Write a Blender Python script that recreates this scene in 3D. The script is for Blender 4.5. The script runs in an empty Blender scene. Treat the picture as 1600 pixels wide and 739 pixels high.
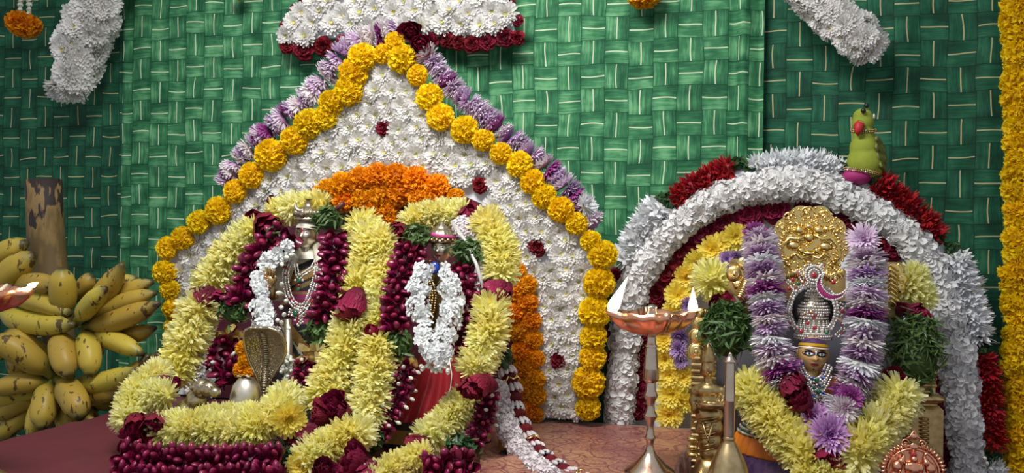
import bpy, math, random
from mathutils import Vector, Matrix, Quaternion, noise
random.seed(7)
PI = math.pi
scene = bpy.context.scene
COL = scene.collection

# ---------------------------------------------------------------- camera
CAMZ = 1.182            # eye height; the altar table top is 0.75 high
TZ = 0.75               # altar table top
PZ = 0.63               # side platform top
FPX = 1500.0            # focal length in pixels of a 1600 wide frame
YAW = math.radians(15.7)
ROLL = math.radians(0.8)
CR = Matrix.Rotation(YAW, 3, 'Z') @ Matrix.Rotation(PI/2, 3, 'X') @ Matrix.Rotation(ROLL, 3, 'Z')
CAM = Vector((0, 0, CAMZ))
cd = bpy.data.cameras.new('camera'); cam = bpy.data.objects.new('camera', cd); COL.objects.link(cam)
cd.sensor_width = 36; cd.lens = 36*FPX/1600; cd.clip_start = .01
cam.matrix_world = Matrix.Translation(CAM) @ CR.to_4x4()
scene.camera = cam

# ---------------------------------------------------------------- world, lamps, exposure
w = bpy.data.worlds.new('room_light'); scene.world = w; w.use_nodes = True
w.node_tree.nodes['Background'].inputs[0].default_value = (.88, .93, 1, 1)
w.node_tree.nodes['Background'].inputs[1].default_value = .42
def area(name, loc, target, size, power, col, spread=180):
    d = bpy.data.lights.new(name, 'AREA'); d.shape = 'RECTANGLE'; d.size, d.size_y = size
    d.energy = power; d.color = col; d.spread = math.radians(spread)
    o = bpy.data.objects.new(name, d); COL.objects.link(o); o.location = loc
    o.rotation_euler = (Vector(target)-Vector(loc)).to_track_quat('-Z', 'Y').to_euler()
    return o
area('ceiling_lamp', (-.75, .95, 2.62), (-.65, 2.2, 1.1), (.8, .4), 19, (1, .97, .93), 115)
scene.view_settings.view_transform = 'Standard'; scene.view_settings.look = 'None'
scene.view_settings.exposure = 0.22; scene.view_settings.gamma = 1; scene.view_settings.use_curve_mapping = False

# ---------------------------------------------------------------- placing
def P(px, py, Y):
    """the point on the upright plane y = Y that shows at pixel (px, py)"""
    d = CR @ Vector(((px-800)/FPX, -(py-369.5)/FPX, -1))
    return CAM + d*(Y/d.y)
def T(px, py, z=TZ):
    d = CR @ Vector(((px-800)/FPX, -(py-369.5)/FPX, -1))
    return CAM + d*((z-CAMZ)/d.z)
def depth(p): return ((p-CAM) @ CR.col[2])*-1 if False else -(CR.transposed() @ (p-CAM)).z
def S(px, p):
    """length in metres that px pixels span at the distance of p"""
    return px*depth(p)/FPX

# ---------------------------------------------------------------- mesh building
class MB:
    def __init__(s): s.v = []; s.f = []; s.t = []; s.m = []; s.sm = []
    def add(s, vs, fs, t=0.0, m=0, M=None, smooth=True):
        o = len(s.v)
        if M is not None: vs = [M @ Vector(v) for v in vs]
        s.v += [tuple(v) for v in vs]
        s.t += list(t) if isinstance(t, (list, tuple)) else [t]*len(vs)
        for f in fs:
            s.f.append(tuple(i+o for i in f)); s.m.append(m); s.sm.append(smooth)
        return s
    def mesh(s, name, mats):
        me = bpy.data.meshes.new(name); me.from_pydata(s.v, [], s.f)
        a = me.attributes.new('tval', 'FLOAT', 'POINT'); a.data.foreach_set('value', s.t)
        for mt in (mats if isinstance(mats, (list, tuple)) else [mats]): me.materials.append(mt)
        me.polygons.foreach_set('material_index', s.m); me.polygons.foreach_set('use_smooth', s.sm)
        me.update(); return me
    def obj(s, name, mats, parent=None, origin=None):
        if origin is not None:
            ox = Vector(origin); s.v = [tuple(Vector(v)-ox) for v in s.v]
        o = bpy.data.objects.new(name, s.mesh(name, mats)); COL.objects.link(o)
        if origin is not None: o.location = origin
        if parent is not None:
            o.parent = parent; o.location = Vector(o.location)-wloc(parent)
        return o
def wloc(o):
    l = Vector(o.location)
    while o.parent is not None: o = o.parent; l += Vector(o.location)
    return l
def grid_faces(nr, nc, wrap=False):
    fs = []
    for i in range(nr-1):
        for j in range(nc if wrap else nc-1):
            k = (j+1) % nc
            fs.append((i*nc+j, i*nc+k, (i+1)*nc+k, (i+1)*nc+j))
    return fs
def align(z, roll=0.0):
    return Vector((0, 0, 1)).rotation_difference(Vector(z).normalized()) @ Quaternion((0, 0, 1), roll)
def TRS(loc, z=(0, 0, 1), scale=1.0, roll=0.0):
    sc = scale if isinstance(scale, (tuple, list)) else (scale,)*3
    return Matrix.Translation(loc) @ align(z, roll).to_matrix().to_4x4() @ Matrix.Diagonal((*sc, 1))
def ellipsoid(mb, c, r, m=0, seg=16, rings=10, M=None, t=0.0):
    r = r if isinstance(r, (tuple, list)) else (r,)*3
    vs = []
    for i in range(rings+1):
        th = PI*i/rings
        for j in range(seg):
            ph = 2*PI*j/seg
            vs.append((c[0]+r[0]*math.sin(th)*math.cos(ph), c[1]+r[1]*math.sin(th)*math.sin(ph), c[2]+r[2]*math.cos(th)))
    mb.add(vs, grid_faces(rings+1, seg, True), t, m, M)
def lathe(mb, prof, seg=24, m=0, M=None, t=0.0, sx=1, sy=1, wob=None):
    vs = []; ts = []
    for i, (r, z) in enumerate(prof):
        for j in range(seg):
            a = 2*PI*j/seg; k = r*(1+(wob(a, z) if wob else 0))
            vs.append((k*math.cos(a)*sx, k*math.sin(a)*sy, z)); ts.append(i/(len(prof)-1) if t is None else t)
    mb.add(vs, grid_faces(len(prof), seg, True), ts, m, M)
def box(mb, c, s, m=0, M=None, bev=0.0):
    x, y, z = s[0]/2, s[1]/2, s[2]/2; b = min(bev, x*.9, y*.9, z*.9)
    if b <= 0:
        vs = [(c[0]+i*x, c[1]+j*y, c[2]+k*z) for i in (-1, 1) for j in (-1, 1) for k in (-1, 1)]
        fs = [(0, 1, 3, 2), (4, 6, 7, 5), (0, 4, 5, 1), (2, 3, 7, 6), (0, 2, 6, 4), (1, 5, 7, 3)]
        mb.add(vs, fs, 0, m, M, False); return
    ring = lambda X, Y, Z: [(c[0]+p*X, c[1]+q*Y, c[2]+Z) for p, q in ((-1, -1), (1, -1), (1, 1), (-1, 1))]
    vs = ring(x-b, y-b, -z)+ring(x, y, -z+b)+ring(x, y, z-b)+ring(x-b, y-b, z)
    mb.add(vs, grid_faces(4, 4, True)+[(3, 2, 1, 0), (12, 13, 14, 15)], 0, m, M, False)
def tube(mb, pts, rad, seg=8, m=0, M=None, caps=True, t=0.0):
    pts = [Vector(p) for p in pts]; n = len(pts)
    rs = rad if isinstance(rad, (list, tuple)) else [rad]*n
    vs = []; ts = []; up = Vector((.31, .17, .93)).normalized(); prev = None
    for i, p in enumerate(pts):
        tg = (pts[min(i+1, n-1)]-pts[max(i-1, 0)])
        tg = tg.normalized() if tg.length > 1e-9 else Vector((0, 0, 1))
        if prev is None:
            a = up.cross(tg)
            if a.length < .1: a = Vector((1, 0, 0)).cross(tg)
        else: a = prev - tg*prev.dot(tg)
        a.normalize(); prev = a; b = tg.cross(a)
        for j in range(seg):
            q = 2*PI*j/seg; vs.append(p+(a*math.cos(q)+b*math.sin(q))*rs[i]); ts.append(i/(n-1) if t is None else t)
    fs = grid_faces(n, seg, True)
    if caps: fs += [tuple(range(seg))[::-1], tuple((n-1)*seg+j for j in range(seg))]
    mb.add(vs, fs, ts, m, M)
def prism(mb, outline, y0, y1, m=0, M=None):
    """outline: (x, z) pairs, extruded from y0 (front) to y1"""
    n = len(outline)
    vs = [(x, y0, z) for x, z in outline]+[(x, y1, z) for x, z in outline]
    fs = [tuple(range(n)), tuple(range(2*n-1, n-1, -1))]+[(i, (i+1) % n, n+(i+1) % n, n+i) for i in range(n)]
    mb.add(vs, fs, 0, m, M, False)
def spline(pts, step):
    """Catmull-Rom through 3-D points, sampled every `step` metres -> [(point, tangent)]"""
    pts = [Vector(p) for p in pts]
    if len(pts) == 2: pts = [pts[0], (pts[0]+pts[1])/2, pts[1]]
    q = [pts[0]*2-pts[1]]+pts+[pts[-1]*2-pts[-2]]
    dense = []
    for i in range(1, len(q)-2):
        for k in range(24):
            u = k/24; a, b, c, d = q[i-1:i+3]
            dense.append(.5*((2*b)+(c-a)*u+(2*a-5*b+4*c-d)*u*u+(3*b-a-3*c+d)*u**3))
    dense.append(pts[-1])
    L = [0]
    for i in range(1, len(dense)): L.append(L[-1]+(dense[i]-dense[i-1]).length)
    n = max(1, int(round(L[-1]/step))); out = []; j = 0
    for k in range(n+1):
        s = L[-1]*k/n
        while j < len(L)-2 and L[j+1] < s: j += 1
        u = (s-L[j])/max(1e-9, L[j+1]-L[j]); p = dense[j].lerp(dense[j+1], u)
        out.append((p, (dense[min(j+2, len(dense)-1)]-dense[max(j-1, 0)]).normalized()))
    return out

# ---------------------------------------------------------------- things
def thing(name, label, cat, loc=(0, 0, 0), group=None):
    o = bpy.data.objects.new(name, None); COL.objects.link(o); o.location = loc; o.empty_display_size = .02
    o['label'] = label; o['category'] = cat
    if group: o['group'] = group
    return o
def tag(o, label, cat, group=None):
    o['label'] = label; o['category'] = cat
    if group: o['group'] = group
    return o
def stuff(o): o['kind'] = 'stuff'; return o
def struct(o): o['kind'] = 'structure'; return o
def inst(me, name, parent, loc, z=(0, -1, 0), scale=1.0, roll=None):
    if isinstance(me, list): me = random.choice(me)
    o = bpy.data.objects.new(name, me); COL.objects.link(o); o.parent = parent
    o.location = Vector(loc)-wloc(parent)
    o.rotation_mode = 'QUATERNION'; o.rotation_quaternion = align(z, random.uniform(0, 2*PI) if roll is None else roll)
    o.scale = scale if isinstance(scale, (tuple, list)) else (scale,)*3
    return o
def jit(v, a): return (Vector(v).normalized()+Vector((random.gauss(0, a), random.gauss(0, a), random.gauss(0, a)))).normalized()
def tocam(p): return (CAM-Vector(p)).normalized()

# ---------------------------------------------------------------- materials
MATS = {}
def nodes(name):
    m = bpy.data.materials.new(name); m.use_nodes = True
    return m, m.node_tree, m.node_tree.nodes['Principled BSDF']
def N(nt, t, **kw):
    n = nt.nodes.new(t)
    for k, v in kw.items(): setattr(n, k, v)
    return n
def L(nt, a, b): nt.links.new(a, b)
def ramp(nt, fac, stops):
    r = N(nt, 'ShaderNodeValToRGB'); e = r.color_ramp.elements
    while len(e) < len(stops): e.new(.5)
    for x, (p, c) in zip(e, stops): x.position = p; x.color = (*c, 1)
    L(nt, fac, r.inputs[0]); return r.outputs[0]
def mathn(nt, op, a, b=None, c=None):
    n = N(nt, 'ShaderNodeMath', operation=op)
    for i, v in enumerate((a, b, c)):
        if v is None: continue
        if isinstance(v, (int, float)): n.inputs[i].default_value = v
        else: L(nt, v, n.inputs[i])
    return n.outputs[0]
def mixc(nt, fac, a, b, mode='MIX'):
    n = N(nt, 'ShaderNodeMix', data_type='RGBA', blend_type=mode)
    for i, v in ((0, fac), (6, a), (7, b)):
        if isinstance(v, (int, float)): n.inputs[i].default_value = v
        elif isinstance(v, tuple): n.inputs[i].default_value = (*v, 1)
        else: L(nt, v, n.inputs[i])
    return n.outputs[2]
def petal_mat(name, stops, hue=.01, val=.12, rough=.55, sheen=0, spec=.3, trans=.25, alt=None, bump=0):
    """stops: colours from the petal's root (0) to its tip (1); alt: second set of stops that some flowers lean to"""
    m, nt, b = nodes(name)
    at = N(nt, 'ShaderNodeAttribute', attribute_name='tval').outputs['Fac']
    c = ramp(nt, at, stops)
    oi = N(nt, 'ShaderNodeObjectInfo')
    if alt:
        r = N(nt, 'ShaderNodeMapRange'); r.inputs[1].default_value = .35; r.inputs[2].default_value = .75; L(nt, oi.outputs['Random'], r.inputs[0])
        c = mixc(nt, r.outputs[0], c, ramp(nt, at, alt))
    h = N(nt, 'ShaderNodeHueSaturation')
    L(nt, mathn(nt, 'MULTIPLY_ADD', mathn(nt, 'FRACT', mathn(nt, 'MULTIPLY', oi.outputs['Random'], 17.3)), hue*2, .5-hue), h.inputs['Hue'])
    L(nt, mathn(nt, 'MULTIPLY_ADD', mathn(nt, 'FRACT', mathn(nt, 'MULTIPLY', oi.outputs['Random'], 7.7)), val*2, 1-val), h.inputs['Value'])
    L(nt, c, h.inputs['Color'])
    L(nt, h.outputs[0], b.inputs['Base Color'])
    b.inputs['Roughness'].default_value = rough; b.inputs['Specular IOR Level'].default_value = spec
    if sheen: b.inputs['Sheen Weight'].default_value = sheen
    if bump:
        tc = N(nt, 'ShaderNodeTexCoord'); mpv = N(nt, 'ShaderNodeVectorMath', operation='MULTIPLY'); L(nt, tc.outputs['Object'], mpv.inputs[0]); mpv.inputs[1].default_value = (7, 7, 2.5)
        nz = N(nt, 'ShaderNodeTexNoise'); nz.inputs['Scale'].default_value = 1; nz.inputs['Detail'].default_value = 3; nz.inputs['Distortion'].default_value = .6; L(nt, mpv.outputs[0], nz.inputs['Vector'])
        bp = N(nt, 'ShaderNodeBump'); bp.inputs['Strength'].default_value = bump; bp.inputs['Distance'].default_value = .12; L(nt, nz.outputs[0], bp.inputs['Height']); L(nt, bp.outputs[0], b.inputs['Normal'])
    if trans:
        tr = N(nt, 'ShaderNodeBsdfTranslucent'); L(nt, h.outputs[0], tr.inputs[0])
        mx = N(nt, 'ShaderNodeMixShader'); mx.inputs[0].default_value = trans
        L(nt, b.outputs[0], mx.inputs[1]); L(nt, tr.outputs[0], mx.inputs[2])
        L(nt, mx.outputs[0], nt.nodes['Material Output'].inputs[0])
    return m
def mat(name, col, rough=.5, metal=0, noise_amt=0, scale=40, col2=None, bump=0, coat=0, sheen=0, spec=.5):
    m, nt, b = nodes(name)
    b.inputs['Base Color'].default_value = (*col, 1); b.inputs['Roughness'].default_value = rough; b.inputs['Metallic'].default_value = metal
    b.inputs['Coat Weight'].default_value = coat; b.inputs['Sheen Weight'].default_value = sheen; b.inputs['Specular IOR Level'].default_value = spec
    if noise_amt or bump:
        tc = N(nt, 'ShaderNodeTexCoord'); nz = N(nt, 'ShaderNodeTexNoise'); nz.inputs['Scale'].default_value = scale; nz.inputs['Detail'].default_value = 5
        L(nt, tc.outputs['Object'], nz.inputs['Vector'])
        if noise_amt:
            c2 = col2 or tuple(x*.45 for x in col)
            r = N(nt, 'ShaderNodeMapRange'); r.inputs[1].default_value = .38; r.inputs[2].default_value = .68; L(nt, nz.outputs[0], r.inputs[0])
            L(nt, mixc(nt, mathn(nt, 'MULTIPLY', r.outputs[0], noise_amt), col, c2), b.inputs['Base Color'])
        if bump:
            bp = N(nt, 'ShaderNodeBump'); bp.inputs['Strength'].default_value = bump; bp.inputs['Distance'].default_value = .002
            L(nt, nz.outputs[0], bp.inputs['Height']); L(nt, bp.outputs[0], b.inputs['Normal'])
    return m
M = {}
M['white'] = petal_mat('white_petal', [(0, (.74, .73, .42)), (.3, (.83, .82, .75)), (1, (.86, .85, .85))], .004, .05, trans=.4)
M['white_eye'] = petal_mat('white_flower_eye', [(0, (.70, .66, .10)), (1, (.86, .82, .34))], .01, .12, trans=.4)
M['jasmine'] = petal_mat('jasmine_petal', [(0, (.55, .62, .35)), (.25, (.80, .82, .78)), (1, (.84, .86, .90))], .004, .06)
M['bud'] = petal_mat('jasmine_bud', [(0, (.45, .55, .25)), (.4, (.72, .76, .62)), (1, (.82, .82, .78))], .006, .08)
M['aster'] = petal_mat('aster_petal', [(0, (.60, .66, .50)), (.35, (.76, .77, .78)), (1, (.84, .85, .88))], .004, .05)
M['ruffle'] = petal_mat('ruffled_white_petal', [(0, (.55, .52, .40)), (.3, (.74, .73, .70)), (1, (.80, .80, .81))], .005, .06)
M['pinkwhite'] = petal_mat('pale_pink_petal', [(0, (.55, .40, .40)), (.4, (.74, .66, .68)), (1, (.84, .80, .82))], .005, .07)
M['yellow'] = petal_mat('marigold_petal', [(0, (.68, .42, 0)), (.5, (.90, .64, .004)), (1, (.95, .72, .010))], .006, .06, trans=.4)
M['orange'] = petal_mat('orange_marigold_petal', [(0, (.58, .19, 0)), (.5, (.86, .35, .003)), (1, (.93, .45, .006))], .012, .10, trans=.4)
M['mum'] = petal_mat('yellow_chrysanthemum_petal', [(0, (.90, .74, .05)), (.45, (.93, .85, .20)), (1, (.94, .90, .42))], .006, .05, trans=.45,
                     alt=[(0, (.88, .76, .12)), (.45, (.92, .88, .34)), (1, (.93, .92, .56))])
M['mumopen'] = petal_mat('bright_yellow_petal', [(0, (.88, .62, .01)), (.4, (.92, .74, .04)), (1, (.93, .84, .20))], .006, .07, trans=.4)
M['mumeye'] = petal_mat('yellow_flower_eye', [(0, (.62, .40, .01)), (1, (.80, .62, .05))], .008, .1)
M['lilac'] = petal_mat('lilac_petal', [(0, (.26, .08, .28)), (.45, (.48, .25, .54)), (1, (.74, .62, .76))], .012, .1,
                       alt=[(0, (.36, .16, .36)), (.4, (.62, .44, .64)), (1, (.82, .76, .82))])
M['bloom'] = petal_mat('purple_bloom_petal', [(0, (.20, .02, .24)), (.4, (.42, .12, .46)), (.75, (.60, .32, .64)), (1, (.72, .52, .76))], .01, .08)
M['magenta'] = petal_mat('magenta_petal', [(0, (.16, .01, .10)), (.5, (.32, .04, .26)), (1, (.50, .16, .46))], .012, .12)
M['violet'] = petal_mat('violet_petal', [(0, (.18, .05, .26)), (.5, (.36, .18, .52)), (1, (.60, .46, .72))], .01, .12)
M['rose'] = petal_mat('rose_petal', [(0, (.07, .002, .012)), (.6, (.17, .005, .030)), (1, (.25, .010, .045))], .008, .22, .5, 0, .25, .12, bump=.35)
M['redrose'] = petal_mat('red_rose_petal', [(0, (.06, .001, .006)), (.6, (.155, .003, .013)), (1, (.26, .008, .022))], .008, .25, .5, 0, .25, .12, bump=.35)
M['red'] = petal_mat('red_petal', [(0, (.13, .003, .006)), (.5, (.30, .010, .014)), (1, (.42, .018, .022))], .006, .12, .5, 0, .3, .15)
M['bead'] = petal_mat('folded_rose_petal', [(0, (.06, .001, .012)), (.6, (.15, .004, .034)), (.9, (.26, .012, .07)), (1, (.40, .07, .16))], .008, .25, .3, 0, .5, .08)  # pale pink end of the ramp paints a glossy highlight on the bulb
M['leaf'] = petal_mat('leaf_green', [(0, (.04, .085, .02)), (.5, (.075, .15, .04)), (1, (.15, .25, .09))], .02, .2, .45, 0, .4, .25)
M['darkleaf'] = petal_mat('dark_leaf', [(0, (.015, .05, .015)), (1, (.05, .11, .03))], .02, .2, .4, 0, .4, .1)
M['gold'] = mat('gold_metal', (.86, .64, .24), .26, 1)
M['brass'] = mat('brass_metal', (.62, .47, .25), .30, 1, .5, 60, (.30, .20, .09))
M['oldgold'] = mat('aged_gold_metal', (.55, .40, .18), .32, 1, .6, 70, (.22, .14, .06))
M['silver'] = mat('silver_metal', (.80, .74, .62), .34, 1, .4, 50, (.55, .46, .33))
M['nickel'] = mat('worn_silver_metal', (.55, .47, .34), .33, 1, .6, 120, (.22, .17, .10), .15)
M['copper'] = mat('copper_metal', (.86, .42, .26), .24, 1, .3, 60, (.5, .2, .1))
M['bronze'] = mat('lamp_bronze', (.64, .52, .42), .22, 1, .4, 40, (.46, .34, .25))
M['gem_w'] = mat('clear_rhinestone', (.80, .78, .76), .10, .55)
M['gem_r'] = mat('red_gem', (.35, .005, .012), .08, 0, coat=1)
M['gem_g'] = mat('green_gem', (.005, .12, .05), .08, 0, coat=1)
M['gem_b'] = mat('blue_enamel', (.01, .06, .45), .25, 0, coat=.5)
M['black'] = mat('black_paint', (.008, .008, .010), .4)
M['dark'] = mat('dark_cloth', (.02, .018, .022), .7)
M['eyewhite'] = mat('eye_white', (.72, .74, .76), .3)
M['lip'] = mat('lip_red', (.30, .03, .025), .4)
M['skin'] = mat('painted_tan_face', (.62, .38, .15), .42, .1, .3, 30, (.48, .28, .10))
M['cream'] = mat('cream_silk', (.72, .68, .55), .4, 0, .3, 25, (.55, .48, .33))
M['maroon'] = mat('maroon_cloth', (.12, .014, .028), .55, 0, .5, 9, (.085, .012, .022), .1)
M['pink'] = mat('pink_silk', (.48, .07, .22), .4, 0, .3, 60, (.25, .02, .10))
M['plum'] = mat('plum_silk', (.06, .004, .016), .5)
M['redsilk'] = mat('red_silk', (.60, .035, .05), .24, 0, .25, 30, (.46, .02, .03))
M['orangesilk'] = mat('orange_silk', (.72, .20, .015), .38)
M['purplesilk'] = mat('purple_silk', (.06, .02, .13), .42, 0, .5, 120, (.20, .10, .10))
M['zari'] = mat('gold_zari_border', (.52, .33, .10), .38, .5, .6, 260, (.28, .15, .03), .3)
M['foam'] = mat('white_foam_board', (.72, .75, .80), .7, 0, .15, 200, (.6, .62, .68))
M['greyback'] = mat('grey_satin_panel', (.16, .16, .20), .3, .4)
M['wood'] = mat('dark_wood', (.09, .05, .03), .6, 0, .5, 20)
M['wall'] = mat('plain_wall', (.45, .45, .42), .8)
M['floor'] = mat('stone_floor', (.22, .20, .18), .5, 0, .5, 6)
M['thread'] = mat('cotton_thread', (.7, .68, .62), .8)
M['parrot'] = mat('green_velvet', (.23, .28, .02), .8, 0, .4, 60, (.16, .19, .012))
M['wing'] = mat('olive_wing_cloth', (.16, .17, .03), .5, 0, .8, 160, (.04, .05, .01), .4)
M['beak'] = mat('red_felt', (.40, .012, .015), .6)
M['magvelvet'] = mat('magenta_velvet', (.30, .01, .12), .7)

# ---------------------------------------------------------------- flower meshes (unit radius, facing +Z)
def petal(mb, X, Ln, W, prof, curl=0.0, cup=0.0, m=0, cols=3, frill=0.0, t0=0.0, t1=1.0):
    n = len(prof)-1; vs = []; ts = []; a = 0; x = z = 0.0
    for i, p in enumerate(prof):
        for j in range(cols):
            u = 2*j/(cols-1)-1
            vs.append(X @ Vector((x+(random.uniform(-frill, frill) if i == n else 0), u*W*p*.5, z+cup*u*u*W*p*.5+(random.uniform(-frill, frill) if i else 0))))
            ts.append(t0+(t1-t0)*i/n)
        a += curl/n; x += Ln/n*math.cos(a); z += Ln/n*math.sin(a)
    mb.add(vs, grid_faces(n+1, cols), ts, m)
def layer(mb, n, r0, z0, elev, Ln, W, prof, curl=0.0, cup=.3, m=0, je=6, jl=.1, cols=3, frill=0.0, t0=0.0, t1=1.0, jr=.18):
    off = random.uniform(0, 2*PI)
    for k in range(n):
        ph = off+2*PI*k/n+random.gauss(0, .25/n*PI)
        e = math.radians(elev+random.gauss(0, je))
        X = Matrix.Rotation(ph, 4, 'Z') @ Matrix.Translation((r0, 0, z0)) @ Matrix.Rotation(-e, 4, 'Y') @ Matrix.Rotation(random.gauss(0, jr), 4, 'X')
        petal(mb, X, Ln*random.uniform(1-jl, 1+jl), W, prof, curl, cup, m, cols, frill, t0, t1)
ROUND = (.35, .9, 1, .45); POINT = (.4, .95, .8, .08); STRAP = (.5, .92, 1, .45); FAN = (.35, .8, 1)
def variants(fn, n, name, mats):
    out = []
    for k in range(n):
        mb = MB(); fn(mb); out.append(mb.mesh(name, mats))
    return out
WSTRAP = (.5, .95, 1, .55)
def f_mum_open(mb):                       # daisy-like white chrysanthemum seen from the front
    layer(mb, 21, .10, -.12, 0, .92, .25, WSTRAP, .25)
    layer(mb, 20, .09, -.04, 15, .86, .25, WSTRAP, .25)
    layer(mb, 18, .08, .02, 30, .72, .23, WSTRAP, .2)
    layer(mb, 14, .07, .05, 46, .54, .20, WSTRAP, .1)
    layer(mb, 10, .06, .08, 60, .36, .15, WSTRAP, .1)
    ellipsoid(mb, (0, 0, .06), (.25, .25, .17), 1, 10, 6, t=.5)
    layer(mb, 9, .05, .12, 62, .20, .10, POINT, 0, m=1)
    ellipsoid(mb, (0, 0, -.12), (.7, .7, .1), 0, 12, 4, t=.4)
def f_mum_brush(mb):                      # full chrysanthemum for threading on a string
    for n, e, l in ((22, -44, .82), (26, -28, .92), (30, -12, .98), (30, 3, 1), (28, 18, 1), (24, 33, .97), (20, 48, .9), (14, 63, .82), (9, 77, .70)):
        layer(mb, n, .10, e*.002, e, l*.92, .18, STRAP, .35, .35, je=10, jr=.8)
    ellipsoid(mb, (0, 0, 0), (.58, .58, .46), 0, 10, 6, t=.25)
def f_marigold(mb):                       # ruffled pompom
    ellipsoid(mb, (0, 0, 0), (.74, .74, .62), 0, 14, 8, t=.1)
    n = 260
    for k in range(n):
        c = 1-(k+.5)/n*1.55; ph = k*2.39996
        s = math.sqrt(max(0, 1-c*c)); d = Vector((s*math.cos(ph), s*math.sin(ph), c*.86))
        q = align(jit(d, .18), random.uniform(0, 2*PI)).to_matrix().to_4x4()
        X = Matrix.Translation(d*.66) @ q @ Matrix.Rotation(-PI/2, 4, 'Y')
        petal(mb, X, random.uniform(.24, .34), .27, FAN, random.uniform(-.9, .9), random.uniform(-.4, .4), 0, 4, .035, .15, 1)
def f_disc(mb):                           # flat spiky chrysanthemum disc for threading
    for n, e, l in ((28, -10, .92), (32, 3, 1), (32, 14, .98), (28, 27, .92), (20, 45, .76)):
        layer(mb, n, .08, 0, e-8, l*.93, .145, STRAP, .55, .3, je=6, jr=.4)
    ellipsoid(mb, (0, 0, .02), (.55, .55, .2), 0, 10, 6, t=.15)
def f_bigdisc(mb):                        # large lilac bloom seen from the front
    for n, e, l in ((24, 2, 1), (24, 14, .93), (22, 27, .83), (18, 42, .66), (14, 56, .48), (10, 70, .33)):
        layer(mb, n, .05, 0, e, l, .17, POINT if e < 20 else STRAP, .15, .3, je=5)
    ellipsoid(mb, (0, 0, .05), (.2, .2, .15), 0, 10, 6, t=0)
def f_aster(mb):                          # long pointed petals, threaded
    for n, e, l in ((14, -22, .92), (15, -4, 1), (15, 14, 1), (13, 34, .92), (9, 56, .8)):
        layer(mb, n, .08, 0, e, l*.93, .32, (.4, .95, .8, .08), .12, .3, je=9, jr=.7)
    ellipsoid(mb, (0, 0, 0), (.5, .5, .36), 0, 10, 6, t=.3)
def shingle(mb, n, rc, Ln, W, lift0, lift1, prof, frill=.03, curl=.4, cup=.4, sz=1.0, t0=.1, t1=1.0):
    """petals lying over a ball like loose shingles"""
    for k in range(n):
        c = 1-(k+.5)/n*2; ph = k*2.39996; s_ = math.sqrt(max(0, 1-c*c)); d = Vector((s_*math.cos(ph), s_*math.sin(ph), c))
        tn = d.orthogonal().normalized(); tn.rotate(Quaternion(d, random.uniform(0, 2*PI))); bn_ = d.cross(tn)
        li = math.radians(random.uniform(lift0, lift1)); xa_ = tn*math.cos(li)+d*math.sin(li); za_ = xa_.cross(bn_)
        Mx = Matrix((xa_, bn_, za_)).transposed().to_4x4()
        petal(mb, Matrix.Translation(Vector((d.x, d.y, d.z*sz))*rc-xa_*Ln*.3) @ Mx, Ln, W, prof, -curl, cup, 0, 4, frill, t0, t1)
def f_ruffle(mb):                         # crumpled wide white petals, threaded
    ellipsoid(mb, (0, 0, 0), (.72, .72, .60), 0, 14, 8, t=.5)
    shingle(mb, 95, .78, .46, .40, 15, 60, (.5, .9, 1, .75), .04, .5, .5, .8, .25)
def f_rose(mb):
    ellipsoid(mb, (0, 0, -.06), (.42, .42, .34), 0, 12, 8, t=.1)
    n = 20
    for k in range(n):
        f = k/(n-1); ph = k*2.39996+random.gauss(0, .15)
        e = math.radians(84-74*f**.8+random.gauss(0, 5))
        X = Matrix.Rotation(ph, 4, 'Z') @ Matrix.Translation((.06+.16*f, 0, .02-.16*f)) @ Matrix.Rotation(-e, 4, 'Y')
        petal(mb, X, .42+.42*f, .46+.62*f, (.5, .95, 1, .95, .55), -.5-.5*f, .75-.25*f, 0, 5, .03, .1, .65+.35*f if f > .3 else .7)
def f_droop(mb):                          # limp rose seen from the side: long petals folded round a bulb, mouth at +Z
    ellipsoid(mb, (0, 0, -.1), (.5, .5, .6), 0, 12, 8, t=.2)
    n = 17
    for k in range(n):
        f = k/(n-1); ph = k*2.39996+random.gauss(0, .25); e = math.radians(86-34*f+random.gauss(0, 7))
        X = Matrix.Rotation(ph, 4, 'Z') @ Matrix.Translation((.12+.26*f, 0, -.75+.12*f)) @ Matrix.Rotation(-e, 4, 'Y')
        petal(mb, X, 1.35-.15*f+random.uniform(-.1, .1), .85+.35*f, (.4, .85, 1, .95, .5), random.uniform(.1, .7), .5, 0, 5, .06, .1, 1)
def f_bead(mb):                           # rose petal folded into a bulb; bulb points to +Z
    sy = random.uniform(.7, .95); lathe(mb, [(.10, -1.2), (.22, -.9), (.34, -.45), (.44, 0), (.47, .3), (.40, .62), (.24, .84), (.02, .95)], 9, t=None, sy=sy)
    for q in (0, 1.7, 3.3, 4.8):
        petal(mb, Matrix.Rotation(q+random.gauss(0, .3), 4, 'Z') @ Matrix.Translation((.2, 0, -1.0)) @ Matrix.Rotation(-1.05+random.gauss(0, .15), 4, 'Y'), random.uniform(1.1, 1.6), 1.25, (.4, 1, 1, .55), random.uniform(-.5, .4), .6, 0, 5, .07, .1, .7)
def f_jasmine(mb):
    layer(mb, 6, .04, .1, 22, .95, .62, (.4, .9, 1, .5), -.5, .35, je=8)
    layer(mb, 4, .03, .12, 58, .55, .45, (.4, .9, 1, .5), -.3, .4, je=8)
    lathe(mb, [(.05, -1.0), (.09, -.5), (.13, .1), (.05, .15)], 6, t=.1)
def f_bud(mb):
    lathe(mb, [(.08, -1.1), (.12, -.7), (.28, -.4), (.46, 0), (.48, .35), (.34, .75), (.08, 1.0)], 8, t=None)
random.seed(11)
F_WHITE = variants(f_mum_open, 5, 'white_chrysanthemum', [M['white'], M['white_eye']])
F_YOPEN = variants(f_mum_open, 3, 'yellow_chrysanthemum', [M['mumopen'], M['mumeye']])
F_MUM = variants(f_mum_brush, 5, 'yellow_chrysanthemum', [M['mum']])
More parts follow.
